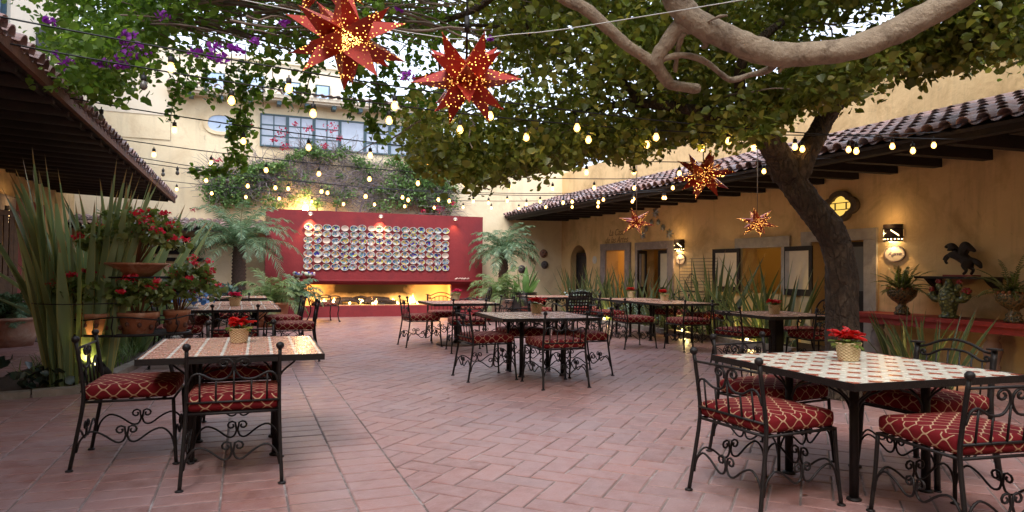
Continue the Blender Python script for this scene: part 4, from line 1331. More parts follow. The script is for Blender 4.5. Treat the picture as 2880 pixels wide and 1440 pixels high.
# twigs inside the crown
mb = MB()
for k in range(150):
    qx = rr.uniform(1180, 2350); p = A(qx, rr.uniform(-60, edge_y(low, qx) - 110), rr.uniform(7, 9.0))
    dvec = Vector((rr.uniform(-1, 1), rr.uniform(-1, 1), rr.uniform(-.35, .3))).normalized()
    pts = [p + dvec * (i * .22) + Vector((rr.uniform(-.05, .05), rr.uniform(-.05, .05), rr.uniform(-.05, .05))) for i in range(5)]
    mb.tube(smooth(pts, 3), [.013 - .0007 * i for i in range(13)], 5)
o = mb.build('twigs', TWIG, tree); o.location = -Vector(tree.location)

# --- bougainvillea roofing the upper left
bt = Vector((-5.6, 5.0, 0))
boug = empty('bougainvillea', (-2.0, 3.4, 3.9), 0, 'sprawling purple flowered bougainvillea hanging over the upper left of the court', 'climbing plant')
low2 = [(60, 60), (130, 110), (180, 190), (215, 260), (290, 270), (370, 200), (420, 130), (520, 160), (600, 165), (700, 175), (780, 190), (860, 165), (960, 235), (1060, 215), (1130, 260), (1200, 330)]
cs, rs = [], []
k = 0
while k < 330:
    px = rr.uniform(50, 1250); d = rr.uniform(6.0, 9.0)
    ly = edge_y(low2, max(61, px))
    py = rr.uniform(-260, ly - 26)
    if (px - 345) ** 2 + (py - 45) ** 2 < 55 ** 2: continue
    if px < 190 and rr.random() < .45: continue
    if 430 < px < 1150 and -80 < py < 110 and rr.random() < .5: continue
    if px > 430 and py > 90 and rr.random() < .86: continue
    cs.append(A(px, py, d)); rs.append(rr.uniform(.25, .5)); k += 1
for px in range(150, 1230, 20):
    if 420 < px < 1120 and rr.random() < .6: continue
    cs.append(A(px, edge_y(low2, px) - rr.uniform(5, 45), rr.uniform(6.2, 8))); rs.append(rr.uniform(.12, .2))
# dangling strands
strands = [((505, 175), (478, 335), 8.0), ((540, 170), (515, 250), 8.2), ((650, 190), (612, 290), 7.6), ((690, 190), (684, 470), 7.8), ((684, 250), (640, 480), 7.8), ((640, 480), (540, 480), 7.8), ((560, 150), (590, 270), 8.1), ((730, 200), (740, 300), 7.6),
           ((1080, 200), (1045, 390), 7.2), ((1040, 330), (1075, 400), 7.2), ((1060, 240), (1100, 340), 7.0), ((880, 170), (845, 300), 7.4), ((240, 250), (265, 292), 7), ((300, 260), (345, 292), 7), ((1000, 200), (985, 330), 7.4), ((770, 230), (850, 275), 7.6)]
for a, b, d in strands:
    n_ = int(math.hypot(b[0] - a[0], b[1] - a[1]) / 13) + 2
    for i in range(n_):
        t = i / (n_ - 1)
        cs.append(A(a[0] + (b[0] - a[0]) * t + rr.uniform(-9, 9), a[1] + (b[1] - a[1]) * t, d)); rs.append(rr.uniform(.07, .14) if rr.random() < .9 else .17)
big = [i for i in range(len(cs))]
P1 = np.concatenate([clumps([cs[i]], [rs[i]], 80 if rs[i] > .24 else (26 if rs[i] > .15 else 6)) for i in big])
leaf_object('foliage', P1, .072, LEAF_B, boug, hang=.3)
fc_ = [(365, 92, .09), (345, 113, .06), (375, 142, .2), (340, 158, .09), (178, 170, .16), (300, 180, .08), (345, 185, .09), (455, 45, .09), (550, 150, .1), (610, 137, .12), (630, 165, .09), (655, 130, .07), (668, 143, .08), (715, 112, .07), (142, 60, .08), (1145, 212, .1), (800, 66, .06), (1120, 30, .05), (985, 120, .05), (1378, 110, .04), (590, 160, .07), (280, 182, .07)]
for x, y, r in fc_: leaf_object('flower_cluster', clumps([A(x, y, 6.1)], [r * .7], int(10 + 150 * r)), .042, PURP, boug)
mb = MB()
for k in range(170):   # tangle of bare brown stems
    x0 = rr.uniform(330, 1150); y0 = rr.uniform(-90, 95); d0 = rr.uniform(6.0, 7.6)
    ln = rr.uniform(120, 420); sl_ = rr.uniform(-.05, .32)
    pts = []
    for i in range(6):
        t = i / 5
        pts.append(A(x0 + ln * t, y0 + ln * sl_ * t * (.6 + .4 * t) + rr.uniform(-9, 9), d0 + rr.uniform(-.12, .12) + .5 * t))
    r0 = rr.choice([.006, .008, .012, .018])
    mb.tube(smooth(pts, 2), [r0 * (1 - .05 * i) for i in range(11)], 5)
for a, b, d in strands:
    mb.tube(smooth([A(a[0], a[1] - 60, d), A(a[0], a[1], d), A((a[0] + b[0]) / 2 + 4, (a[1] + b[1]) / 2, d), A(b[0], b[1], d)], 3), .005, 4)
# main stems running back to the roots beside the left building
mb.tube(smooth([Vector((-2.6, 3.0, -.05)), Vector((-2.5, 3.0, 1.5)), Vector((-2.2, 3.4, 3.2)), Vector((-1.6, 4.6, 4.3)), A(600, -60, 6.6)], 5), [.07 - .002 * i for i in range(21)], 8)
o = mb.build('stems', TWIG, boug); o.location = -Vector(boug.location)

# --- sprawling vine on the back wall above the fireplace
vn = empty('wall_vine', (3.2, YB - .3, 0), 0, 'half bare vine with green and magenta tips sprawling over the cream wall above the plates', 'climbing plant')
mb = MB()
for (x0, x1) in ((2.0, 1.5), (2.5, 2.8), (3.2, 3.6), (4.0, 4.3)):
    mb.tube(smooth([(x0, YB - .22, 0), (x0 + .05, YB - .2, 1.5), (x0, YB - .22, 3.0), ((x0 + x1) / 2, YB - .25, 3.6), (x1, YB - .28, 4.2)], 4), [.045 - .0015 * i for i in range(17)], 7)
def vtop(x):   # outline of the vine mass
    return 4.05 + .95 * math.exp(-((x - 2.2) / 1.7) ** 2) + .65 * math.exp(-((x - 4.9) / 1.0) ** 2) + .15 * math.sin(x * 5)
for k in range(1500):
    x = rr.uniform(-1.0, 6.1); zt = vtop(x) if x > -.3 else 4.2
    z = rr.uniform(3.35 + (.35 if x < .8 else 0) * rr.random(), zt)
    if x < -.2 and z > 4.4: z = 4.2
    if x > 5.4: z = rr.uniform(3.1, 4.3)
    p = Vector((x, YB - rr.uniform(.08, .5), z)); an = rr.uniform(0, 2 * PI); pts = [p.copy()]
    for i in range(6):
        an += rr.uniform(-.7, .7)
        p = p + Vector((math.cos(an) * .14, rr.uniform(-.05, .05), math.sin(an) * .11 + .01)); p.y = min(YB - .05, p.y)
        pts.append(p.copy())
    r0 = rr.choice([.006, .008, .011])
    mb.tube(pts, [r0 * (1 - .1 * i) for i in range(7)], 4)
VT = M('dry_twig', (.30, .25, .26), (.17, .14, .15), 8, .9, island=.6)
o = mb.build('stems', VT, vn); o.location = -Vector(vn.location)
cs, rs = [], []
for k in range(420):
    x = rr.uniform(-1.1, 6.2)
    edge = rr.random() < .5
    z = vtop(x) - rr.uniform(0, .25) if edge and x > -.2 else rr.uniform(3.2, min(4.3, vtop(x)))
    if x < .6: z = min(z, 4.3)
    if 4.2 < x < 6.0 or rr.random() < .55 or x < .9: cs.append((x, YB - rr.uniform(.15, .55), z)); rs.append(rr.uniform(.12, .3))
for k in range(46):
    x = rr.uniform(4.1, 5.9); cs.append((x, YB - .45, rr.uniform(3.5, 4.75))); rs.append(.26)
leaf_object('foliage', clumps(cs, rs, 44), .066, LEAF_V, vn)
mg = [(790, 372, .14), (930, 358, .14), (870, 362, .1), (800, 412, .12), (955, 388, .07), (705, 352, .05), (1190, 593, .05), (1236, 587, .12), (1275, 572, .06), (912, 410, .07), (610, 452, .08), (545, 590, .06), (830, 350, .06), (770, 395, .06)]
for x, y, r in mg: leaf_object('flower_cluster', clumps([aty(x, y, YB - .62)], [r * 1.6], int(12 + 260 * r)), .055, MAG, vn)
# blades in a pot on top of the red wall
# ------------------------------------------------------------------ blades and fronds
def blade(mb, base, yaw, lean, length, width, bend=.5, n=7, mi=0, twist=0, tipw=.0):
    """long folded strap leaf"""
    d = Vector((math.cos(yaw), math.sin(yaw), 0)); side = Vector((-math.sin(yaw + twist), math.cos(yaw + twist), 0))
    p = Vector(base); vs = []; uvs_t = []
    a = lean
    for i in range(n + 1):
        t = i / n
        w = width * (.55 + .45 * math.sin(min(1, t * 1.6 + .15) * PI / 2)) * (1 - max(0, (t - .45) / .55) ** 1.6) + tipw
        dirv = d * math.sin(a) + Vector((0, 0, 1)) * math.cos(a)
        nrm = side.cross(dirv)
        vs += [p - side * w / 2 + nrm * w * .13, p - nrm * w * .08, p + side * w / 2 + nrm * w * .13]
        uvs_t.append(t)
        p = p + dirv * (length / n)
        a += bend / n
    fs = []; uvs = []
    for i in range(n):
        for k in (0, 1):
            fs.append((i * 3 + k, i * 3 + k + 1, (i + 1) * 3 + k + 1, (i + 1) * 3 + k))
            uvs.append([(k * .5, uvs_t[i]), (k * .5 + .5, uvs_t[i]), (k * .5 + .5, uvs_t[i + 1]), (k * .5, uvs_t[i + 1])])
    mb.add(vs, fs, mi, True, uvs)
def frond(mb, base, yaw, lean, length, leaflet, bend=1.6, pairs=26, mi=0, mr=1, droop=.35, lw=.016):
    p = Vector(base); a = lean; pts = [p.copy()]; dirs = []
    d = Vector((math.cos(yaw), math.sin(yaw), 0)); n = pairs
    side = Vector((-math.sin(yaw), math.cos(yaw), 0))
    for i in range(n):
        dv = d * math.sin(a) + Vector((0, 0, 1)) * math.cos(a)
        dirs.append(dv); p = p + dv * (length / n); pts.append(p.copy()); a += bend / n * (.4 + 1.2 * i / n)
    mb.tube(pts[::3] + [pts[-1]], [.012 * (1 - .85 * i / (len(pts[::3]))) for i in range(len(pts[::3]) + 1)], 4, mr)
    for i in range(3, n):
        t = i / n
        L_ = leaflet * math.sin(PI * min(1, t * .85 + .14)) ** .7
        for s in (-1, 1):
            q = pts[i]; dv = dirs[i]
            o = (side * s * (.85 + .15 * math.sin(i * 2.1)) + dv * .6 + Vector((0, 0, .25 * math.sin(i * 5.3 + s)))).normalized()
            up = side.cross(dv)
            m1 = q + o * L_ * .5; e = q + o * L_ - Vector((0, 0, L_ * droop))
            w = dv * lw
            mb.add([q - w * .4, q + w * .4, m1 + w - Vector((0, 0, L_ * .03)), e, m1 - w - Vector((0, 0, L_ * .03))], [(0, 1, 2, 4), (4, 2, 3)], mi)

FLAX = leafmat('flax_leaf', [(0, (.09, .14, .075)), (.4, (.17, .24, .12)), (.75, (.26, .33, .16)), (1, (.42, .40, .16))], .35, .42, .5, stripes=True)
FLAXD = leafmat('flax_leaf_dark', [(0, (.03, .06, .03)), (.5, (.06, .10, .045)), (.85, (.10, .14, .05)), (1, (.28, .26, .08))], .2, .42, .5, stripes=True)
PALMM = leafmat('palm_leaflet', [(0, (.07, .13, .07)), (.5, (.13, .22, .12)), (1, (.26, .36, .20))], .3, .45, .5)
PALMY = leafmat('palm_leaflet_yellowish', [(0, (.08, .14, .05)), (.5, (.15, .22, .08)), (1, (.28, .30, .10))], .3, .45, .5)
STEM = M('frond_stem', (.20, .20, .07), (.14, .13, .05), 6, .6)
PTRUNK = M('palm_trunk', (.12, .07, .055), (.05, .035, .03), 24, .95, .9, 45)

def flax_clump(x, y, n, h, label, name='flax_plant', w=.085, spread=.35, m=FLAX, group=None, fan=None, seed=0, z=0, lean=.5, n_parts=True):
    q = random.Random(seed + int(x * 100) + int(y * 10))
    e = empty(name, (x, y, z), 0, label, 'plant', group)
    mb = MB()
    for i in range(n):
        yaw = q.uniform(0, 2 * PI); r = spread * math.sqrt(q.random())
        l = abs(q.gauss(0, 1)) * lean * .5 + .04
        if fan is not None and q.random() < .7: yaw = fan + q.uniform(-.5, .5) + (PI if q.random() < .5 else 0)
        blade(mb, (r * math.cos(yaw), r * math.sin(yaw), -.02), yaw + q.uniform(-.4, .4), min(l, 1.1), h * q.uniform(.62, 1.08), w * q.uniform(.75, 1.15), q.uniform(.0, min(.45, lean * 1.4 + .04)), 8, 0, q.uniform(-.9, .9) + (PI / 2 if q.random() < .35 else 0))
    mb.build('leaves', m, e)
    mb = MB(); mb.lathe([(spread * .8, -.03), (spread * .9, .03), (spread * .5, .09), (.02, .1)], n=12)
    mb.build('crown_base', SOIL, e)
    return e

# left bed
mb = MB(); mb.prism([(-4.25, 8.28), (-1.78, 8.86), (-1.42, 11.6), (-1.3, 15.5), (-2.4, 16.5), (-2.55, 11.5), (-2.7, 9.9), (-4.25, 9.3)], 'z', -.2, .05)
kind(mb.build('planting_bed', SOIL), 'structure')
KERB = M('kerb_stone', (.30, .25, .20), (.20, .17, .14), 5, .9, .6, 25, c3=(.36, .33, .30), s3=4)
kerb = [(-4.28, 8.14), (-1.66, 8.74), (-1.30, 11.6), (-1.18, 15.6)]
mb = MB(); rr = random.Random(9)
for a, b in zip(kerb[:-1], kerb[1:]):
    a = Vector((*a, 0)); b = Vector((*b, 0)); n_ = max(2, int((b - a).length / .42)); dv = (b - a) / n_; sd2 = Vector((-dv.y, dv.x, 0)).normalized()
    for i in range(n_):
        c = a + dv * (i + .5); hh = .075 + rr.uniform(-.006, .006)
        mb.obox((c.x, c.y, hh / 2 - .02), dv * .485, sd2 * .075, (0, 0, hh / 2 + .02))
tag(mb.build('kerb', KERB), 'low stone kerb edging the planting bed on the left', 'kerb')
p = atz(205, 1080, .05)
for (x, y, n_, h, w, lab, fan, ln) in ((-1.74, 9.05, 50, 2.55, .14, 'tall flax with broad grey green blades nearest in the left bed', .35, .12),
                              (-1.95, 10.5, 52, 2.6, .14, 'tall flax clump behind the flower stand in the left bed', 0, .3),
                              (-1.75, 12.3, 44, 2.6, .13, 'flax clump with blades leaning right behind the red begonias', 0, .7),
                              (-1.7, 13.9, 22, 1.7, .09, 'lower flax clump at the far end of the left bed', 0, .8)):
    flax_clump(x, y, n_, h, lab, w=w, spread=.27, fan=fan, lean=ln, seed=3)
for ch in [o_ for o_ in COL.objects if o_.get('label', '').startswith('tall flax with broad')]:
    mb = MB(); blade(mb, (-.1, 0, 0), PI * .98, .10, 2.55, .15, .28, 10, 0, PI / 2); mb.build('long_blade', FLAX, ch)
# the wire hoop round the flax
mb = MB(); mb.tube([(.46 * math.cos(a * PI / 12), .42 * math.sin(a * PI / 12), 0) for a in range(25)], .006, 5)
tag(mb.build('wire_hoop', IRON, None, (-1.74, 9.05, .98)), 'thin wire hoop holding the nearest flax blades together', 'wire')
# low bed plants and grass
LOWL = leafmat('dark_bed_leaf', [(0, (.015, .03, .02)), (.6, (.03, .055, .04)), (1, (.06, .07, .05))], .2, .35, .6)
def leafy(x, y, r, h, n_, size, label, m=LOWL, name='bed_plant', cat='plant', z=.04, stems=6):
    e = empty(name, (x, y, z), 0, label, cat)
    c = [Vector((x + rr.gauss(0, r * .45), y + rr.gauss(0, r * .45), z + h * rr.uniform(.2, 1))) for _ in range(n_)]
    leaf_object('foliage', np.array([tuple(v) for v in c]), size, m, e, hang=.1)
    mb = MB()
    for k in range(stems):
        a = rr.uniform(0, 6.28); mb.tube([(0, 0, 0), (r * .3 * math.cos(a), r * .3 * math.sin(a), h * .5), (r * .7 * math.cos(a), r * .7 * math.sin(a), h * .9)], [.008, .006, .003], 4)
    mb.build('stems', STEM, e)
    return e
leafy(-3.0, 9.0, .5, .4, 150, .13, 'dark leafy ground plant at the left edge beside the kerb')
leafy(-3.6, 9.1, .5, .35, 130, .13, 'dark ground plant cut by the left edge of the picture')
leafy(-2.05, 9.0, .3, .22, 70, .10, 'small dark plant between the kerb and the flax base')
leafy(-1.62, 13.2, .45, .45, 260, .07, 'bright green leafy plant at the foot of the flower stand', LEAF_V)
leafy(-1.55, 14.6, .5, .5, 260, .08, 'green shrub by the kerb near the palm', LEAF_V)
GRASSM = leafmat('bed_grass', [(0, (.05, .10, .02)), (.6, (.11, .18, .04)), (1, (.2, .26, .07))], .3, .5)
mb = MB()
for k in range(1500):
    x = rr.uniform(-2.5, -1.5); y = rr.uniform(9.6, 15.3)
    if x > -1.6 + (y - 9) * .06: continue
    blade(mb, (x, y, .04), rr.uniform(0, 6.28), rr.uniform(.1, .7), rr.uniform(.12, .34), .012, 1.0, 3)
kind(mb.build('grass', GRASSM), 'stuff')
# garden up-light by the flax
e = empty('garden_spotlight', (-1.5, 9.0, .05), 0, 'small black garden spotlight glowing at the foot of the nearest flax', 'spotlight')
mb = MB(); mb.tube([(0, 0, -.03), (0, 0, .12)], .012, 6); mb.tube([(.06, -.02, .10), (-.05, .03, .22)], [.05, .055], 12); mb.build('housing', IRON, e)
mb = MB(); mb.ball((-.055, .032, .226), .035, 8); mb.build('lens', emis('uplight_lens', (1, .8, .35), 4), e)
l = bpy.data.lights.new('uplight', 'SPOT'); l.energy = 9; l.color = (1, .72, .25); l.spot_size = R(80); l.shadow_soft_size = .03
lo = bpy.data.objects.new('uplight', l); COL.objects.link(lo); lo.location = (-1.62, 9.0, .30); lo.rotation_euler = Vector((.35, -.15, -1)).to_track_quat('Z', 'Y').to_euler()

# ------------------------------------------------------------------ flower stand with begonias
BEGL = leafmat('begonia_leaf', [(0, (.06, .10, .025)), (.5, (.14, .20, .05)), (.85, (.27, .30, .09)), (1, (.32, .14, .06))], .35, .35, .6)
BEGF = leafmat('begonia_flower', [(0, (.60, .02, .03)), (.6, (.72, .04, .07)), (1, (.72, .10, .2))], .25, .5)
SX, SY = -1.24, 9.25
RELIEF = M('dark_relief', (.10, .035, .02), None, 5, .7)
st = empty('flower_stand', (SX, SY, 0), 0, 'black iron tiered stand carrying four pots of red begonias', 'plant stand')
mb = MB()
for (a, b) in ((-.52, -.25), (.52, -.25), (-.45, .35), (.45, .35)):
    mb = MB(); mb.tube([(a * .95, b * .9, 0), (a * .8, b * .8, .3), (a * .62, b * .7, .6)], .024, 6); mb.build('leg', IRON, st)
mb = MB()
mb.lathe([(.62, .59), (.64, .59), (.64, .62), (.62, .62)], n=26, sx=1.0, sy=.62, cap=False)
for k in range(7): mb.box(-.55, .55, -.3 + k * .1 - .012, -.3 + k * .1 + .012, .6, .612)
mb.build('shelf', IRON, st)
mb = MB()
mb.tube([(.66 * math.cos(a * PI / 14), .42 * math.sin(a * PI / 14), .80 + .02 * math.sin(a)) for a in range(29)], .009, 5)
for k in range(6):
    a = k * PI / 3 + .3
    mb.tube([(.64 * math.cos(a), .4 * math.sin(a), .6), (.7 * math.cos(a), .44 * math.sin(a), .7), (.66 * math.cos(a), .42 * math.sin(a), .8), (.69 * math.cos(a), .44 * math.sin(a), .84)], .008, 5)
mb.build('rail', IRON, st)
mb = MB()
mb.tube([(0, .1, .6), (-.03, .1, .9), (.03, .1, 1.1), (0, .1, 1.26)], .014, 6)
mb.tube([(.40 * math.cos(a * PI / 12), .3 * math.sin(a * PI / 12), 1.27) for a in range(25)], .010, 5)
mb.tube([(-.4, 0, 1.26), (.4, 0, 1.26)], .008, 5); mb.tube([(0, -.3, 1.26), (0, .3, 1.26)], .008, 5)
mb.build('upper_ring', IRON, st)
def begonia(x, y, z, pr, ph, fw, fh, nl, nfl, label, bowl=False, lean=(0, 0)):
    e = empty('begonia_pot', (x, y, z), 0, label, 'potted plant', 'begonia pots on the flower stand')
    mb = MB()
    if bowl: mb.lathe([(pr * .5, 0), (pr * .8, ph * .5), (pr * .98, ph * .85), (pr * 1.06, ph * .86), (pr * 1.06, ph), (pr * .95, ph), (pr * .9, ph * .8), (.01, ph * .78)], n=22)
    else: mb.lathe([(pr * .72, 0), (pr * .9, ph * .7), (pr * .92, ph * .74), (pr * 1.02, ph * .75), (pr * 1.04, ph), (pr * .92, ph), (pr * .88, ph * .85), (.01, ph * .84)], n=22)
    if not bowl:
        for k in range(9):
            a = k * .7
            mb.ball((pr * .86 * math.cos(a), pr * .86 * math.sin(a), ph * (.4 + .1 * math.sin(k * 2.2))), .028, 6, 1, (1, 1, 1.2))
    mb.build('pot', [TERRA, RELIEF], e)
    q = random.Random(int(x * 99 + z * 31))
    cs, rs = [], []
    tips = []
    mb = MB()
    for k in range(nl):
        a = q.uniform(0, 2 * PI); r = q.random() ** .6
        tx_ = fw * r * math.cos(a) + lean[0]; ty_ = fw * .75 * r * math.sin(a) + lean[1]
        tz = ph + fh * (1 - .45 * r * r) * q.uniform(.45, 1.0)
        tips.append((tx_, ty_, tz))
        cs.append((x + tx_, y + ty_, z + tz - .03)); rs.append(q.uniform(.09, .15))
        if k % 3 == 0: mb.tube([(tx_ * .12, ty_ * .12, ph * .8), (tx_ * .5, ty_ * .5, ph + (tz - ph) * .6), (tx_, ty_, tz)], [.008, .006, .003], 4)
    mb.build('stems', M('begonia_stem', (.22, .07, .04), (.16, .10, .04), 8), e)
    leaf_object('foliage', clumps(cs, rs, 15, .6), .075, BEGL, e, hang=.2)
    q.shuffle(tips)
    fcs = []
    for (tx_, ty_, tz) in tips[:nfl]:
        rr_l = math.hypot(tx_, ty_) + 1e-3; k_ = 1.12
        fcs.append((x + tx_ * k_, y + ty_ * k_, z + tz + .05))
    for fc__ in fcs: leaf_object('flower_cluster', clumps([fc__], [q.uniform(.05, .10)], 26, .5), .035, BEGF, e)
begonia(SX - .36, SY - .12, .613, .20, .24, .40, .50, 44, 13, 'begonia in a terracotta pot at the left of the stand shelf', lean=(-.15, 0))
begonia(SX + .08, SY - .16, .613, .22, .25, .34, .46, 44, 10, 'begonia in the wide middle terracotta pot of the stand shelf')
begonia(SX + .47, SY + .02, .613, .15, .26, .34, .62, 44, 18, 'begonia in the right terracotta pot with flowers arching right', lean=(.14, .1))
begonia(SX + .0, SY + .0, 1.272, .36, .17, .52, .72, 70, 20, 'topmost begonia in a shallow terracotta bowl on the stand', True)
mb = MB(); mb.lathe([(.05, 0), (.1, .1), (.13, .2), (.12, .22), (.02, .2)], n=14)
e = empty('blue_leaf_plant', (-.75, 10.9, 0), 0, 'blue leaved plant in a stone urn behind the begonias', 'plant')
mb.build('urn', STONE, e).location = (0, 0, .6)
mb2 = MB(); mb2.lathe([(.1, 0), (.07, .1), (.06, .5), (.08, .6)], n=12); mb2.build('pedestal', STONE, e)
leaf_object('foliage', np.array([(-.75 + rr.gauss(0, .13), 10.9 + rr.gauss(0, .12), .92 + rr.uniform(-.05, .2)) for _ in range(110)]), .08, leafmat('blue_leaf', [(0, (.03, .09, .25)), (.6, (.10, .22, .42)), (1, (.3, .42, .55))], .2, .3), e)

# ------------------------------------------------------------------ palms
def palm(x, y, zt, r0, nfr, L_, leaflet, label, zb=0, seed=0, m=PALMM, lw=.014, bend=1.9, name='palm_tree'):
    q = random.Random(seed)
    e = empty(name, (x, y, zb), 0, label, 'palm')
    mb = MB(); k = 22; prof = []
    H = zt - zb
    for i in range(k * 2 + 1):
        z = H * i / (k * 2); prof.append((r0 * (1.15 - .25 * z / max(H, .01)) * (1.10 if i % 2 else .92), z))
    mb.lathe(prof, n=12, ribs=5, ribd=.05)
    mb.build('trunk', PTRUNK, e)
    mb = MB()
    for i in range(nfr):
        t = i / nfr; yaw = i * 2.399 + q.uniform(-.2, .2)
        lean = .1 + 1.25 * t ** .8 + q.uniform(-.1, .1)
        frond(mb, (0, 0, H - .03 - .06 * t), yaw, lean, L_ * q.uniform(.85, 1.1), leaflet, bend * q.uniform(.8, 1.2), 40, 0, 1, .3, lw)
    mb.build('fronds', [m, STEM], e)
    return e
palm(-.16, 18.9, 2.0, .17, 42, 1.75, .30, 'date palm with a shaggy dark trunk standing left of the red fireplace wall', seed=2)
palm(7.3, 19.4, 1.95, .15, 42, 1.35, .27, 'bluish date palm at the right end of the red fireplace wall', seed=5)
palm(.55, 17.3, .62, .10, 24, 1.15, .24, 'low feathery palm in a pot left of the hearth', seed=8, m=PALMY)
palm(1.25, 17.9, .72, .09, 16, .85, .2, 'small arching palm just beside the left ornate armchair', seed=9)
palm(6.45, 17.6, .75, .11, 22, 1.15, .25, 'low potted palm with green arching fronds right of the hearth', seed=12, m=PALMY)
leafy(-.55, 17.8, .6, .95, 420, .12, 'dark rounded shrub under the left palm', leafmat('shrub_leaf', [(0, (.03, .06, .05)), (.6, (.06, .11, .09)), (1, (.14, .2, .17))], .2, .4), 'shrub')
def bigpot(x, y, prof, m, label, n=26, ribs=0, ribd=0, name='plant_pot', z=0):
    mb = MB(); mb.lathe(prof, n=n, ribs=ribs, ribd=ribd)
    return tag(mb.build(name, m, None, (x, y, z)), label, 'pot')
bigpot(.55, 17.3, [(.33, 0), (.42, .3), (.45, .5), (.48, .52), (.48, .58), (.43, .58), (.42, .5), (.02, .5)], TERRA, 'round terracotta pot holding the low palm left of the hearth')
bigpot(6.45, 17.6, [(.36, 0), (.43, .3), (.47, .52), (.52, .55), (.52, .62), (.46, .62), (.45, .55), (.02, .55)], M('pinkish_pot', (.42, .30, .25), (.36, .26, .22), 5, .9, .3, 30), 'pale pinkish clay pot right of the hearth holding the low palm')
bigpot(7.15, 17.35, [(.2, 0), (.36, .25), (.42, .5), (.36, .72), (.32, .76), (.36, .8), (.33, .8), (.3, .74), (.02, .7)], M('dark_glazed_pot', (.03, .03, .035), (.06, .05, .05), 6, .3), 'big dark glazed pot beside the pale clay pot')
e = flax_clump(7.15, 17.35, 16, .9, 'broad leaved plant with arching leaves in the dark glazed pot', 'banana_plant', .17, .12, LEAF_V, z=.72, lean=1.6)

# ------------------------------------------------------------------ spiky plants along the right wall
mb = MB(); mb.box(9.0, XR - .002, 9.3, 21.0, -.2, .045)
kind(mb.build('right_planting_bed', SOIL), 'structure')
mb = MB()
for i in range(27): mb.box(8.86, 8.99, 9.3 + i * .43, 9.3 + i * .43 + .415, -.02, .1 + (i % 3) * .004)
tag(mb.build('kerb', KERB), 'low stone kerb of the spiky planting along the right wall', 'kerb')
rr = random.Random(31)
gsp = 'spiky flax plants along the right wall'
SPK = [(9.3, 18.4, 24, 1.6, 'spiky plant below the arched doorway'), (9.35, 17.3, 26, 1.7, 'spiky plant left of the grey framed opening'), (9.4, 16.2, 26, 1.55, 'spiky plant in front of the grey framed opening'),
       (9.35, 15.1, 26, 1.6, 'spiky plant in front of the half open door'), (9.3, 14.0, 22, 1.35, 'spiky plant in front of the wire trellis'), (9.35, 13.1, 20, 1.3, 'spiky plant left of the shuttered window'),
       (9.25, 11.9, 26, 1.85, 'tall spiky plant with long blades under the shuttered window'), (9.3, 10.9, 20, 1.5, 'spiky plant under the right shutter'), (9.2, 10.0, 24, 1.8, 'spiky plant with blades leaning right toward the tree')]
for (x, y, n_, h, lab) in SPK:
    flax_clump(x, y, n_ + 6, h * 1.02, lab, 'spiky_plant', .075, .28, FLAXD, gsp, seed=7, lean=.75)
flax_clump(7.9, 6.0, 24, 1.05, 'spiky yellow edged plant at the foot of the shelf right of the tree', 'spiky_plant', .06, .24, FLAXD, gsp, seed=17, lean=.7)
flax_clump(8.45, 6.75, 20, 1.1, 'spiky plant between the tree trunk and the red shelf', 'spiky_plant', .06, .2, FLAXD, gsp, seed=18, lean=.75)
leafy(8.8, 17.0, .5, .85, 420, .06, 'silvery feathery shrub beside the spiky plants', leafmat('silver_leaf', [(0, (.12, .18, .16)), (1, (.30, .38, .36))], .2, .6), 'shrub')
leafy(8.9, 14.6, .5, .55, 300, .06, 'low silvery shrub behind the long right table', leafmat('silver_leaf2', [(0, (.10, .16, .12)), (1, (.24, .32, .26))], .2, .6), 'shrub')
for (x, y, e_) in ((8.95, 12.6, 14), (9.0, 10.6, 12), (8.2, 6.1, 5), (9.0, 16.2, 8)):
    en = empty('ground_light', (x, y, .05), 0, {12.6: 'tiny ground light glowing behind the long right table', 10.6: 'tiny ground light in the bed beneath the pedestal table', 6.1: 'tiny ground light at the foot of the red shelf plants', 16.2: 'tiny ground light in front of the grey framed opening'}[y], 'ground light', 'ground lights in the planting')
    mb = MB(); mb.tube([(0, 0, -.03), (0, 0, .06)], .03, 8); mb.build('housing', IRON, en)
    mb = MB(); mb.ball((0, 0, .07), .03, 8); mb.build('lens', emis('ground_lens', (1, .78, .35), 10), en)
    l = bpy.data.lights.new('ground_light', 'POINT'); l.energy = e_ * .5; l.color = (1, .7, .25); l.shadow_soft_size = .03
    lo = bpy.data.objects.new('ground_light', l); COL.objects.link(lo); lo.location = (x + .1, y, .2)

# ------------------------------------------------------------------ poinsettias in baskets
bk, bnt, bp = newmat('basket_weave')
bco = coords(bnt, 'UV'); bs_ = bnt.nodes.new('ShaderNodeSeparateXYZ'); L(bnt, bco, bs_.inputs[0])
wv = math_(bnt, 'MULTIPLY', math_(bnt, 'SINE', math_(bnt, 'MULTIPLY', bs_.outputs[0], 6.2832 * 14)), math_(bnt, 'SINE', math_(bnt, 'MULTIPLY', bs_.outputs[1], 6.2832 * 6)))
L(bnt, mixc(bnt, math_(bnt, 'MULTIPLY_ADD', wv, .5, .5), (.42, .29, .14), (.68, .54, .32)), bp.inputs['Base Color'])
bump(bnt, bp, wv, .6, .01); bp.inputs['Roughness'].default_value = .75
POIN = leafmat('poinsettia_bract', [(0, (.30, .006, .008)), (.6, (.48, .012, .012)), (1, (.6, .03, .02))], .25, .45)
POINP = leafmat('pink_bract', [(0, (.50, .02, .07)), (1, (.66, .06, .14))], .25, .45)
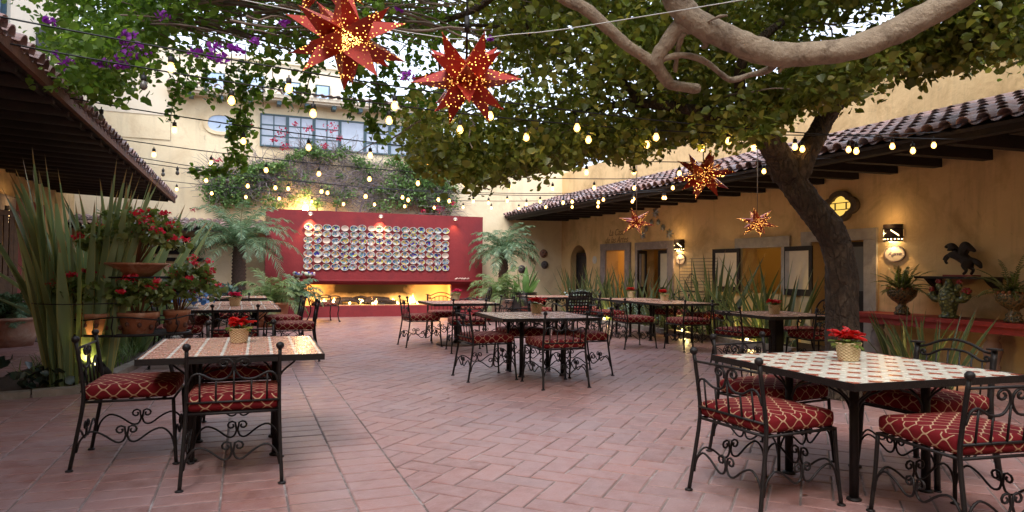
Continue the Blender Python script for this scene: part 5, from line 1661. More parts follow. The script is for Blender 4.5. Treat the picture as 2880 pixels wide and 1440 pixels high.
def poinsettia(x, y, s, label, m=POIN, seed=1, fs=1.0, z=TZ + .004):
    q = random.Random(seed)
    e = empty('poinsettia', (x, y, z), q.uniform(0, 3), label, 'potted plant', 'poinsettias on the tables')
    mb = MB(); n = 24; prof = [(.082, 0), (.088, .02), (.105, .145), (.11, .15), (.108, .158), (.095, .155), (.09, .12)]
    vs = []; fs_ = []; uvs = []
    for (r, zz) in prof:
        for k in range(n + 1):
            a = 2 * PI * k / n; vs.append((r * s * math.cos(a), r * s * math.sin(a), zz * s))
    for i in range(len(prof) - 1):
        for k in range(n):
            fs_.append((i * (n + 1) + k, i * (n + 1) + k + 1, (i + 1) * (n + 1) + k + 1, (i + 1) * (n + 1) + k))
            uvs.append([(k / n, prof[i][1] / .16), ((k + 1) / n, prof[i][1] / .16), ((k + 1) / n, prof[i + 1][1] / .16), (k / n, prof[i + 1][1] / .16)])
    mb.add(vs, fs_, 0, True, uvs); mb.lathe([(.09 * s, .125 * s), (.01, .13 * s)], n=14, cap=False)
    mb.build('basket', bk, e)
    def bract(mb, c, yaw, lean, ln, w):
        d = Vector((math.cos(yaw), math.sin(yaw), 0)); sd2 = Vector((-math.sin(yaw), math.cos(yaw), 0)); up = Vector((0, 0, 1))
        pr = [(0, .12), (.3, .8), (.6, 1), (.85, .5), (1, .03)]; vs = []
        for t, ww in pr:
            ctr = Vector(c) + (d * math.sin(lean) + up * math.cos(lean)) * ln * t - up * ln * .28 * t * t
            vs += [ctr - sd2 * w * ww / 2 + up * .008, ctr - up * .004, ctr + sd2 * w * ww / 2 + up * .008]
        mb.add(vs, [(i * 3 + k, i * 3 + k + 1, i * 3 + k + 4, i * 3 + k + 3) for i in range(4) for k in (0, 1)])
    mg_ = MB(); mr_ = MB()
    for k in range(15): bract(mg_, (0, 0, .14 * s), q.uniform(0, 6.28), q.uniform(.9, 1.6), q.uniform(.12, .19) * s, .07 * s)
    for h in range(5):
        hx, hy = (q.uniform(-.07, .07) * s, q.uniform(-.07, .07) * s) if h else (0, 0); hz = (.19 + q.uniform(-.01, .04)) * s
        for k in range(9): bract(mr_, (hx, hy, hz), k * .7 + q.uniform(-.2, .2), q.uniform(.8, 1.5), q.uniform(.08, .13) * s * fs, .055 * s)
    mg_.build('leaves', BEGL, e); mr_.build('bracts', m, e)
    mb = MB()
    for k in range(5): mb.ball((q.uniform(-.03, .03), q.uniform(-.03, .03), .215 * s), .008, 5)
    mb.build('flower_buds', M('yellow_bud', (.5, .4, .05)), e)
for (px, py, sc_p, lab, m_, sd_p, fs) in ((672, 964, .74, 'red poinsettia in a woven basket on the near left table', POIN, 1, 1.1), (661, 861, .86, 'pinkish red poinsettia in a basket on the long left table', POINP, 2, .95),
        (1281, 843, .86, 'small red poinsettia in a pale basket on the round based table', POINP, 3, .8), (1509, 881, .82, 'red poinsettia in a pale basket on the middle table', POIN, 4, 1.1),
        (1775, 837, .9, 'red poinsettia on the far half of the long right table', POIN, 5, .85), (1869, 846, .9, 'red poinsettia on the near half of the long right table', POIN, 6, .85),
        (2178, 883, .86, 'red poinsettia in a white basket on the pedestal table', POIN, 7, .95), (2386, 1015, .80, 'red poinsettia in a woven basket on the near star tiled table', POIN, 8, 1.05)):
    p = atz(px, py, TZ); poinsettia(p.x, p.y, sc_p, lab, m_, sd_p, fs)

# ------------------------------------------------------------------ string lights
GLOW = emis('bulb_glow', (1, .50, .13), 2.6, (.5, .3, .1))
gt = GLOW.node_tree; gtr = gt.nodes.new('ShaderNodeBsdfTransparent'); gmx = gt.nodes.new('ShaderNodeMixShader'); gmx.inputs[0].default_value = .55
gt.links.new(gt.nodes['Principled BSDF'].outputs[0], gmx.inputs[1]); gt.links.new(gtr.outputs[0], gmx.inputs[2]); gt.links.new(gmx.outputs[0], gt.nodes['Material Output'].inputs['Surface'])
BULBG = M('clear_bulb', (.12, .11, .10), None, 5, .15)
FIL = emis('filament', (1, .66, .26), 24)
CABLE = M('black_cable', (.008, .008, .009), None, 5, .6)
def bulb_parts(root, loc, lit=True):
    if lit not in bulb_parts.src:
        mb = MB(); mb.lathe([(.012, -.055), (.016, -.075), (.026, -.096), (.030, -.114), (.024, -.132), (.012, -.143), (.001, -.146)], n=10, cap=False)
        g = mb.build('bulb', GLOW if lit else BULBG, root)
        mb = MB(); mb.tube([(0, 0, .0), (0, 0, -.03)], .006, 5); mb.lathe([(.004, -.02), (.02, -.025), (.022, -.06), (.017, -.07), (.002, -.072)], n=8)
        s = mb.build('socket', CABLE, g)
        if lit:
            mb = MB(); mb.ball((0, 0, -.11), .0165, 6, 0, (1, 1, 1.2)); FC = mb.build('filament', FIL, g)
            bulb_parts.fil = FC
        bulb_parts.src[lit] = (g, s)
        g.location = loc
        return g
    g0, s0 = bulb_parts.src[lit]
    g = g0.copy(); COL.objects.link(g); g.parent = root; g.location = loc
    s = s0.copy(); COL.objects.link(s); s.parent = g
    if lit:
        f = bulb_parts.fil.copy(); COL.objects.link(f); f.parent = g
    return g
bulb_parts.src = {}
STR = [([5.77, 3.154, 5.592, 3.025, 0.207, 0.117, 0.087], 'nearest string of warm bulbs, the topmost in the picture', (), 1),
       ([6.219, 3.086, 5.811, 3.164, 0.28, 0.093, 0.067], 'second string of warm bulbs counted from the viewer', (0,), 1),
       ([8.119, 3.111, 7.621, 3.108, 0.282, 0.029, 0.07], 'third string of warm bulbs counted from the viewer', (0,), 1),
       ([10.397, 3.107, 9.598, 3.109, 0.256, 0.053, 0.073], 'fourth string of warm bulbs counted from the viewer', (), 0),
       ([12.192, 3.133, 11.713, 3.061, 0.309, 0.219 - .152, 0.076], 'fifth string of warm bulbs counted from the viewer', (0, 1), 0),
       ([12.673, 3.116, 11.776, 3.092, 0.262, 0.175 - .134, 0.067], 'sixth string of warm bulbs counted from the viewer', (0,), 0),
       ([14.967, 3.102, 14.027, 3.108, 0.2, 0.107 - .065, 0.065], 'farthest string of warm bulbs just above the plates', (), 0)]
for q, lab, off, zero in STR:
    y0, z0, y1, z1, sag, t0, dt = q
    def sp_(t): return Vector((-1.7 + 9.8 * t, y0 + (y1 - y0) * t, z0 + (z1 - z0) * t - 4 * sag * t * (1 - t)))
    e = empty('string_lights', sp_(0), 0, lab, 'string lights', 'strings of bulbs across the court')
    mb = MB(); mb.tube([sp_(t / 40) - sp_(0) for t in range(41)], .0065, 4); mb.build('cable', CABLE, e)
    t = t0; i = 0
    while t < .985:
        drop = .035 + (.012 * (i % 3))
        bulb_parts(e, sp_(t) - sp_(0) - Vector((0, 0, drop)), i not in off)
        t += dt; i += 1
# plain support wires overhead
for a, b, lab in ((A(1140, 92, 5.2), A(1440, 97, 5.0), 'w'),):
    mb = MB(); mb.tube(smooth([Vector((-1.7, 6.5, 3.9)), A(1140, 90, 5.2), A(1440, 97, 5.1), A(1890, 33, 5.0), Vector((6.2, 1.5, 3.6))], 4), .004, 4)
    tag(mb.build('support_wire', M('pale_wire', (.5, .5, .48), None, 5, .5)), 'thin pale wire stretched overhead between the big star lanterns', 'wire')
# reflected warm light of the bulbs comes from the bulbs themselves

# ------------------------------------------------------------------ star lanterns
smt, s_nt, s_p = newmat('punched_red_tin')
suv = coords(s_nt, 'UV')
sx_ = s_nt.nodes.new('ShaderNodeSeparateXYZ'); L(s_nt, suv, sx_.inputs[0])
vor = s_nt.nodes.new('ShaderNodeTexVoronoi'); vor.inputs['Scale'].default_value = 6.5; vor.inputs['Randomness'].default_value = .55
L(s_nt, suv, vor.inputs['Vector'])
hole = math_(s_nt, 'LESS_THAN', vor.outputs['Distance'], .215)
edge_ = math_(s_nt, 'GREATER_THAN', sx_.outputs[2], .5)
nn = ramp(s_nt, noise(s_nt, coords(s_nt), 4, 3), [(.42, (.06, .06, .06)), (.6, (1, 1, 1))])
em = math_(s_nt, 'MULTIPLY', hole, nn)
tin = mixc(s_nt, noise(s_nt, coords(s_nt), 9, 5), (.42, .028, .016), (.30, .020, .012))
L(s_nt, mixc(s_nt, hole, tin, (.5, .25, .06)), s_p.inputs['Base Color'])
s_p.inputs['Emission Color'].default_value = (1, .46, .10, 1)
L(s_nt, math_(s_nt, 'MULTIPLY', em, 2.3), s_p.inputs['Emission Strength'])
s_p.inputs['Metallic'].default_value = .25; s_p.inputs['Roughness'].default_value = .38
bump(s_nt, s_p, hole, .5, .004)
smt2 = smt.copy(); smt2.name = 'punched_red_tin_small'
for n_ in smt2.node_tree.nodes:
    if n_.type == 'MATH' and n_.operation == 'MULTIPLY' and abs(n_.inputs[1].default_value - 2.3) < 1e-5: n_.inputs[1].default_value = 4.5
smt3 = smt.copy(); smt3.name = 'bright_perforated_tin'
for n_ in smt3.node_tree.nodes:
    if n_.type == 'MATH' and n_.operation == 'MULTIPLY' and abs(n_.inputs[1].default_value - 2.3) < 1e-5: n_.inputs[1].default_value = 5
    if n_.type == 'MATH' and n_.operation == 'LESS_THAN': n_.inputs[1].default_value = .40
def ico():
    ph = (1 + 5 ** .5) / 2
    v = [Vector(p).normalized() for p in ((-1, ph, 0), (1, ph, 0), (-1, -ph, 0), (1, -ph, 0), (0, -1, ph), (0, 1, ph), (0, -1, -ph), (0, 1, -ph), (ph, 0, -1), (ph, 0, 1), (-ph, 0, -1), (-ph, 0, 1))]
    f = [(0, 11, 5), (0, 5, 1), (0, 1, 7), (0, 7, 10), (0, 10, 11), (1, 5, 9), (5, 11, 4), (11, 10, 2), (10, 7, 6), (7, 1, 8), (3, 9, 4), (3, 4, 2), (3, 2, 6), (3, 6, 8), (3, 8, 9), (4, 9, 5), (2, 4, 11), (6, 2, 10), (8, 6, 7), (9, 8, 1)]
    return v, f
def star(px, py, d, rx, label, rot=(0, 0, 0), many=True, hang=1.6, opening=None):
    c = A(px, py, d)
    e = empty('star_lantern', c, 0, label, 'star lantern', 'red punched star lanterns')
    e.scale = (1.18, 1.18, .95)
    Rt = Matrix.Rotation(rot[2], 3, 'Z') @ Matrix.Rotation(rot[0], 3, 'X') @ Matrix.Rotation(rot[1], 3, 'Y')
    core = rx * (.40 if many else .34)
    v, f = ico()
    if not many:
        # twelve points from the vertices of an icosahedron: pentagonal spikes
        pass
    holes_skip = set()
    def spike(base, tip, nrm):
        mb = MB(); n = len(base)
        for k in range(n):
            a, b = base[k], base[(k + 1) % n]
            w = (b - a).length; h = (tip - (a + b) / 2).length
            o2 = random.Random(int(px + k * 7)).uniform(0, 9)
            mb.add([a, b, tip], [(0, 1, 2)], 0, False, [[(o2, 0), (o2 + w / rx * 2.4, 0), (o2 + w / rx * 1.2, h / rx * 2.4)]])
        mb.tube([tip - (tip - (base[0] + base[1]) / 2).normalized() * .02, tip], [.006, .002], 4)
        return mb
    if many:
        for i, fc in enumerate(f):
            base = [Rt @ v[k] * core for k in fc]
            nrm = (base[0] + base[1] + base[2]).normalized()
            if opening and nrm.dot(opening) > .93:
                mb = MB(); mb.add(base, [(0, 1, 2)], 0, False, [[(0, 0), (2.4, 0), (1.2, 2.1)]])
                mb.build('opening', smt3, e); continue
            spike(base, nrm * rx, nrm).build('point', smt if rx > .3 and d < 6 else smt2, e)
    else:
        adj = {}
        for fc in f:
            for k in fc: adj.setdefault(k, []).append(sum((v[q] for q in fc), Vector()).normalized())
        for k in range(12):
            ax = v[k]; u = ax.orthogonal().normalized(); w = ax.cross(u)
            ring = sorted(adj[k], key=lambda p: math.atan2(p.dot(w), p.dot(u)))
            spike([Rt @ p * core for p in ring], Rt @ ax * rx, Rt @ ax).build('point', smt if rx > .3 and d < 6 else smt2, e)
    mb = MB(); mb.tube([(0, 0, rx * .45), (0, 0, hang)], .008 if d < 6 else .006, 5)
    if d < 6: mb.tube([(0, 0, rx * 1.0), (0, 0, rx * 1.0 + .12)], .016, 6)
    mb.build('cord', CABLE if d < 6 else M('pale_cord', (.3, .25, .2)), e)
    l = bpy.data.lights.new('lantern_light', 'POINT'); l.energy = 9 * rx; l.color = (1, .5, .18); l.shadow_soft_size = .05
    lo = bpy.data.objects.new('lantern_light', l); COL.objects.link(lo); lo.location = c
    return e
vdir = (CAM - A(975, 105, 4.4)).normalized()
star(975, 108, 4.4, .345, 'big lit red star lantern at the top with a glowing opening in its middle', (.15, .35, .2), True, 1.4, vdir)
star(1312, 222, 4.9, .355, 'big red star lantern hanging lower, right of the topmost one', (.45, .1, .9), True, 1.4)
star(905, -88, 5.2, .36, 'red star lantern cut off by the upper edge of the picture', (.3, .6, .4), True, 1.0)
star(1978, 492, 8.6, .34, 'lit red star lantern in front of the right roof eave', (.2, .5, .1), True, 1.6)
star(1790, 624, 11.2, .26, 'small red star lantern hanging near the writing on the right wall', (0, .55, .35), False, 1.3)
star(2130, 626, 10.4, .27, 'small red star lantern hanging above the shuttered window', (0, .52, .5), False, 1.3)

# tin stars and writing on the right wall
for i, (px, py, s_) in enumerate(((1845, 598, .14), (1834, 625, .09), (1853, 624, .09), (1866, 640, .10), (1884, 658, .13), (1819, 643, .09), (1809, 661, .13))):
    p = atx(px, py, XR)
    mb = MB(); vs = [(-.06, 0, 0)]
    for k in range(16):
        a = 2 * PI * k / 16; r_ = s_ * (1.15 if k % 2 == 0 else .45)
        vs.append((-.01, r_ * math.cos(a) * 1.3, r_ * math.sin(a)))
    mb.add(vs, [(0, 1 + (k + 1) % 16, 1 + k) for k in range(16)] + [tuple(range(1, 17))])
    nm = ['largest tin star, topmost of the silvery cluster on the right wall', 'small tin star on the upper left of the silvery cluster', 'small tin star just under the topmost one', 'tin star in the middle right of the silvery cluster', 'tin star at the lower right of the silvery cluster nearest the wall lamp', 'small tin star behind the right points of the red lantern', 'lowest left tin star of the silvery cluster'][i]
    tag(mb.build('tin_star', M('tin', (.5, .52, .5), (.35, .38, .38), 20, .35, 0, metal=.7), None, (p.x - .002, p.y, p.z)), nm, 'wall ornament', 'tin stars on the right wall')
def text(body, size, loc, rot, mat_, name, label=None, cat='lettering', shear=.35):
    cu = bpy.data.curves.new(name, 'FONT'); cu.body = body; cu.size = size; cu.shear = shear; cu.extrude = .002; cu.align_x = 'CENTER'; cu.space_line = .8
    o = bpy.data.objects.new(name, cu); COL.objects.link(o)
    bpy.context.view_layer.update()
    me = bpy.data.meshes.new_from_object(o.evaluated_get(bpy.context.evaluated_depsgraph_get()))
    bpy.data.objects.remove(o)
    me.materials.clear(); me.materials.append(mat_)
    o = bpy.data.objects.new(name, me); COL.objects.link(o); o.location = loc; o.rotation_euler = rot
    if label: tag(o, label, cat)
    return o
INK = M('brown_paint', (.20, .11, .04), (.26, .15, .06), 14, .9)
p = atx(1733, 664, XR)
text('La Casa\nde las Artes', .27, (XR - .004, p.y, p.z + .02), (R(90), 0, R(-90)), INK, 'wall_writing', 'two lines of brown script painted on the right wall above the grey framed opening')

# ------------------------------------------------------------------ wall lamps
def sconce(x, y, z, label, face=-1, e_=28, pla=True):
    e = empty('wall_lamp', (x, y, z), 0 if face < 0 else PI, label, 'wall lamp', 'punched iron wall lamps')
    m_, nt_, p_ = newmat('punched_iron')
    uv = coords(nt_, 'UV'); s1 = nt_.nodes.new('ShaderNodeSeparateXYZ'); L(nt_, uv, s1.inputs[0])
    # row of dots low down, a flower of four petals and a slanting slot
    fx_ = math_(nt_, 'SUBTRACT', math_(nt_, 'FRACT', math_(nt_, 'MULTIPLY', s1.outputs[0], 9)), .5)
    fz_ = math_(nt_, 'MULTIPLY', math_(nt_, 'SUBTRACT', s1.outputs[1], .14), 7)
    dots = math_(nt_, 'LESS_THAN', math_(nt_, 'ADD', math_(nt_, 'MULTIPLY', fx_, fx_), math_(nt_, 'MULTIPLY', fz_, fz_)), .06)
    a1 = math_(nt_, 'ABSOLUTE', math_(nt_, 'SUBTRACT', s1.outputs[0], .30)); b1 = math_(nt_, 'ABSOLUTE', math_(nt_, 'SUBTRACT', s1.outputs[1], .48))
    pet = math_(nt_, 'LESS_THAN', math_(nt_, 'MULTIPLY', a1, b1), .0012)
    pet = math_(nt_, 'MULTIPLY', pet, math_(nt_, 'LESS_THAN', math_(nt_, 'ADD', a1, math_(nt_, 'MULTIPLY', b1, .6)), .14))
    sl = math_(nt_, 'ABSOLUTE', math_(nt_, 'ADD', math_(nt_, 'SUBTRACT', s1.outputs[1], .5), math_(nt_, 'MULTIPLY', math_(nt_, 'SUBTRACT', s1.outputs[0], .72), 1.3)))
    slot = math_(nt_, 'MULTIPLY', math_(nt_, 'LESS_THAN', sl, .035), math_(nt_, 'LESS_THAN', math_(nt_, 'ABSOLUTE', math_(nt_, 'SUBTRACT', s1.outputs[0], .72)), .12))
    hl = math_(nt_, 'MAXIMUM', dots, math_(nt_, 'MAXIMUM', pet, slot))
    p_.inputs['Base Color'].default_value = (.03, .015, .01, 1); p_.inputs['Roughness'].default_value = .6
    p_.inputs['Emission Color'].default_value = (1, .68, .28, 1); L(nt_, math_(nt_, 'MULTIPLY', hl, 4), p_.inputs['Emission Strength'])
    mb = MB(); n = 16; rx_, ry_, h = .15, .17, .29
    vs = []; 
    for zz in (0, h):
        for k in range(n + 1):
            a = PI * k / n; vs.append((-rx_ * math.sin(a) - .002, -ry_ * math.cos(a), zz))
    fs = []; uvs = []
    for k in range(n):
        fs.append((k, k + 1, n + 1 + k + 1, n + 1 + k)); uvs.append([(1 - k / n, 0), (1 - (k + 1) / n, 0), (1 - (k + 1) / n, 1), (1 - k / n, 1)])
    mb.add(vs, fs, 0, True, uvs)
    mb.add([vs[n + 1 + k] for k in range(n + 1)], [tuple(range(n + 1))], 0, False, [[(0, .9)] * (n + 1)])
    mb.build('shade', m_, e)
    mb = MB()
    for zz in (.075, .215): mb.tube([(-(rx_ + .006) * math.sin(PI * k / n), -(ry_ + .006) * math.cos(PI * k / n), zz) for k in range(n + 1)], .009, 5)
    mb.build('band', IRON, e)
    mb = MB(); mb.ball((-.075, 0, .03), .042, 10); mb.build('bulb', emis('sconce_bulb', (1, .74, .38), 22), e)
    l = bpy.data.lights.new('sconce_light', 'SPOT'); l.energy = e_; l.color = (1, .62, .26); l.spot_size = R(118); l.spot_blend = .35; l.shadow_soft_size = .03
    lo = bpy.data.objects.new('sconce_light', l); COL.objects.link(lo); lo.location = (x + face * .10, y, z + .0)
    l = bpy.data.lights.new('sconce_uplight', 'POINT'); l.energy = e_ * .10; l.color = (1, .62, .26); l.shadow_soft_size = .06
    lo = bpy.data.objects.new('sconce_uplight', l); COL.objects.link(lo); lo.location = (x + face * .26, y, z + .36)
    if pla:
        pe = empty('oval_plaque', (x - .002, y - .02, z - .20), 0, 'pale oval plaque with script under the ' + ('nearer' if y < 10 else 'farther') + ' right wall lamp', 'plaque')
        def ov(a, b, n=24): return [(a * math.cos(2 * PI * i / n), b * math.sin(2 * PI * i / n)) for i in range(n)]
        mb = MB(); mb.prism(ov(.185, .125), 'x', -.016, 0); mb.build('plate', M('plaque_enamel', (.42, .36, .30), (.36, .31, .26), 5, .6), pe)
        ring_prism(ov(.20, .138), ov(.18, .122), 'x', -.022, 0).build('rim', M('plaque_rim', (.16, .12, .12), None, 5, .6), pe)
        t_ = text('Agave', .1, (-.018, 0, -.03), (R(90), 0, R(-90)), M('plaque_ink', (.08, .06, .10)), 'script', shear=.45); t_.parent = pe
    return e
p = atx(2515, 680, XR); sconce(XR, p.y, p.z, 'punched iron wall lamp shining on the plaque right of the tree', e_=12)
p = atx(1914, 706, XR); sconce(XR, p.y, p.z, 'punched iron wall lamp beside the half open dark door', e_=14)
p = atx(8, 622, -4.3); sconce(-4.3, p.y, p.z, 'punched iron wall lamp at the left edge of the picture', 1, 9, False)
# third small plaque near the arch
mb = MB(); mb.prism([(.13 * math.cos(2 * PI * i / 20), .12 * math.sin(2 * PI * i / 20)) for i in range(20)], 'x', -.015, 0)
p = atx(1673, 731, XR)
tag(mb.build('round_plaque', M('pale_enamel', (.66, .62, .55), (.5, .5, .48), 9, .5), None, (XR - .002, p.y, p.z)), 'small round pale plaque between the arched doorway and the grey framed opening', 'plaque')

# quatrefoil window
qe = empty('quatrefoil_window', (XR, 9.42, 2.63), 0, 'small quatrefoil stone window glowing yellow beside the leaning trunk', 'window')
def quat(s, k=1.0):
    out = []
    for i in range(48):
        a = 2 * PI * i / 48
        r_ = s * (1 + .24 * abs(math.cos(2 * a)) ** .8 - .04)
        out.append((r_ * math.cos(a) * 1.42 * k, r_ * math.sin(a)))
    return out
ring_prism(quat(.235), quat(.155), 'x', -.09, 0).build('frame', M('dark_stone', (.13, .095, .06), (.08, .06, .04), 12, .9, .6, 30), qe)
mb = MB(); mb.prism(quat(.157), 'x', -.02, -.002); mb.build('pane', emis('yellow_glow', (1, .62, .12), .42, (.6, .4, .1)), qe)
mb = MB()
for (a, b, c, d) in ((-.3, .3, .055, .068), (-.3, .3, -.068, -.055), (-.13, -.118, -.055, .055), (.118, .13, -.055, .055)): mb.box(-.05, -.025, a, b, c, d)
mb.build('glazing_bar', IRON, qe)

# wire trellis with birdcage
te = empty('wire_trellis', (XR - .25, 13.35, 0), 0, 'black wire grid rack with a small birdcage hung against the right wall', 'trellis')
mb = MB(); y0, y1, z0, z1 = -.72, .72, .35, 1.72
for k in range(19): mb.tube([(0, y0, z0 + (z1 - z0) * k / 18), (0, y1 if k < 15 else y1 - .5 * (k - 14) / 5, z0 + (z1 - z0) * k / 18)], .005, 4)
for k in range(4): mb.tube([(0, y0 + (y1 - y0) * k / 3, z0), (0, y0 + (y1 - y0) * k / 3, z1)], .007, 4)
mb.build('grid', IRON, te)
mb = MB()
for k in range(10):
    a = 2 * PI * k / 10
    mb.tube([(.13 * math.cos(a) - .18, .2 * math.sin(a), .95), (.13 * math.cos(a) - .18, .2 * math.sin(a), 1.15), (.06 * math.cos(a) - .18, .1 * math.sin(a), 1.3), (-.18, 0, 1.38)], .005, 4)
for zz in (.95, 1.05, 1.15): mb.tube([(.13 * math.cos(2 * PI * k / 16) - .18, .2 * math.sin(2 * PI * k / 16), zz) for k in range(17)], .005, 4)
mb.box(-.36, 0, -.24, .24, .93, .95)
mb.build('birdcage', IRON, te)

# masks on the back wall
MK = M('mask_clay', (.30, .13, .08), (.12, .08, .07), 12, .7); MKD = M('mask_dark', (.07, .06, .07), (.13, .11, .11), 12, .6)
for i, (px, py, m_, sc_m, lab) in enumerate(((1492, 687, MK, 1, 'reddish clay mask, highest left one on the back wall'), (1529, 713, MK, 1.15, 'reddish clay mask with open mouth on the back wall'), (1496, 729, MK, .7, 'small reddish mask behind the palm frond tips'), (1532, 745, MKD, 1.1, 'dark square mask, lowest right one on the back wall'), (1467, 757, MKD, 1.1, 'dark grinning mask, lowest left one on the back wall'))):
    p = aty(px, py, YB); e = empty('wall_mask', (p.x, YB, p.z), 0, lab, 'mask', 'masks on the back wall'); e.scale = (sc_m * 1.25, sc_m, sc_m)
    mb = MB(); mb.ball((0, -.0, 0), .12, 14, 0, (.85, .7, 1.05)); mb.ball((0, -.085, -.005), .03, 8, 0, (.7, 1, 1.5)); mb.ball((-.045, -.07, .04), .03, 8, 0, (1.2, .6, .4)); mb.ball((.045, -.07, .04), .03, 8, 0, (1.2, .6, .4)); mb.ball((0, -.065, -.06), .035, 8, 0, (1.4, .6, .5)); mb.build('face', m_, e)
    mb = MB(); mb.ball((-.045, -.085, .022), .017, 6, 0, (1.2, .5, .7)); mb.ball((.045, -.085, .022), .017, 6, 0, (1.2, .5, .7)); mb.build('eyes', BLACKIN, e)
    mb = MB(); mb.ball((0, -.078, -.062), .026, 6, 0, (1.5, .5, .45)); mb.build('mouth', BLACKIN, e)

# ------------------------------------------------------------------ red shelf table with glazed urns
se = empty('red_console', (9.78, 6.3, 0), 0, 'long red wooden console on stone balusters against the right wall', 'console table')
mb = MB(); mb.box(-.33, .35, -2.9, 2.35, .70, .765); mb.box(-.29, .33, -2.85, 2.3, .60, .698); mb.build('top', REDD, se)
balp = [(.12, 0), (.12, .05), (.08, .07), (.10, .12), (.075, .15), (.10, .25), (.125, .34), (.10, .45), (.07, .49), (.10, .52), (.085, .55), (.11, .57), (.11, .6)]
for yy in (2.0, .15, -1.6):
    mb = MB(); mb.lathe(balp, n=18, c=(-.05, yy, 0)); mb.build('baluster', M('pinkish_stone', (.30, .17, .12), (.22, .13, .10), 8, .8) if yy < 1 else STONE, se)
mb = MB(); mb.box(.1, .3, -2.7, -.4, 0, .598); mb.build('plinth', TAN, se)
GLZ, g_nt, g_p = newmat('scaly_dark_glaze')
gv = g_nt.nodes.new('ShaderNodeTexVoronoi'); gv.inputs['Scale'].default_value = 34; L(g_nt, coords(g_nt), gv.inputs['Vector'])
L(g_nt, mixc(g_nt, ramp(g_nt, gv.outputs['Distance'], [(.3, (0, 0, 0)), (.6, (1, 1, 1))]), (.035, .05, .03), (.16, .10, .04)), g_p.inputs['Base Color'])
g_p.inputs['Roughness'].default_value = .18; bump(g_nt, g_p, gv.outputs['Distance'], .8, .02)
RIMG = M('orange_glaze', (.28, .09, .02), (.16, .05, .015), 20, .3)
FERN = leafmat('fern_leaf', [(0, (.03, .06, .012)), (.5, (.07, .12, .02)), (1, (.15, .20, .04))], .35, .5)
def urn(x, y, label, plabel, nf=30, flen=.48, s=1.0, z=.767, seed=1):
    e = empty('glazed_urn', (x, y, z), 0, label, 'urn', 'glazed urns on the red console')
    mb = MB(); mb.lathe([(.11 * s, 0), (.12 * s, .02), (.09 * s, .06), (.10 * s, .10), (.06 * s, .14), (.065 * s, .17), (.14 * s, .22), (.2 * s, .29), (.22 * s, .37), (.21 * s, .41), (.19 * s, .41), (.02, .37)], n=26, ribs=9, ribd=.02); mb.build('body', GLZ, e)
    mb = MB()
    for k in range(18):
        a = 2 * PI * k / 18; mb.ball((.212 * s * math.cos(a), .212 * s * math.sin(a), .405), .026, 6)
    mb.build('rim', RIMG, e)
    q = random.Random(seed)
    f = empty('fern', (x, y, z + .38), 0, plabel, 'fern')
    mb = MB()
    for i in range(nf): frond(mb, (q.uniform(-.08, .08), q.uniform(-.08, .08), 0), q.uniform(0, 6.28), q.uniform(.1, 1.35), flen * q.uniform(.6, 1.15), .06, q.uniform(.5, 1.6), 20, 0, 1, .2, .008)
    mb.build('fronds', [FERN, STEM], f)
urn(9.68, 7.82, 'dark scaly glazed urn at the left end of the red console', 'bushy fern growing in the left glazed urn', 46, .5, seed=2)
urn(9.66, 6.12, 'dark scaly glazed urn at the right of the red console', 'fern with broad dark fronds in the right glazed urn', 34, .52, seed=5)
# pineapple-like vase with side handles
ve = empty('candelabra_vase', (9.68, 7.05, .767), 0, 'green and red scaly vase with side arms in the middle of the red console', 'vase')
PINE, pn, ppn = newmat('pineapple_glaze')
pv = pn.nodes.new('ShaderNodeTexVoronoi'); pv.inputs['Scale'].default_value = 26; L(pn, coords(pn), pv.inputs['Vector'])
L(pn, ramp(pn, pv.outputs['Distance'], [(.12, (.42, .36, .12)), (.3, (.14, .16, .05)), (.7, (.04, .05, .02))]), ppn.inputs['Base Color']); ppn.inputs['Roughness'].default_value = .3
bump(pn, ppn, pv.outputs['Distance'], .8, .02)
mb = MB(); mb.lathe([(.13, 0), (.13, .03), (.09, .05), (.10, .10), (.13, .22), (.14, .32), (.12, .40), (.08, .46), (.05, .52), (.03, .57)], n=22)
for s in (-1, 1):
    mb.tube(smooth([(0, s * .11, .26), (0, s * .22, .28), (0, s * .28, .36)], 3), [.05, .05, .055, .06, .06, .065, .055], 10)
    mb.tube(smooth([(0, s * .08, .38), (0, s * .13, .42), (0, s * .16, .50)], 3), [.03, .035, .04, .045, .045, .045, .035], 8)
mb.build('body', PINE, ve)
mb = MB()
for s in (-1, 1):
    for k in range(6): mb.ball((.02 * math.cos(k), s * (.27 + .035 * math.cos(k * 1.05)), .40 + .03 * math.sin(k)), .028, 6); mb.ball((.0, s * (.16 + .03 * math.cos(k)), .53 + .02 * math.sin(k)), .02, 6)
mb.build('red_knobs', M('red_glaze', (.25, .02, .015), None, 5, .3), ve)
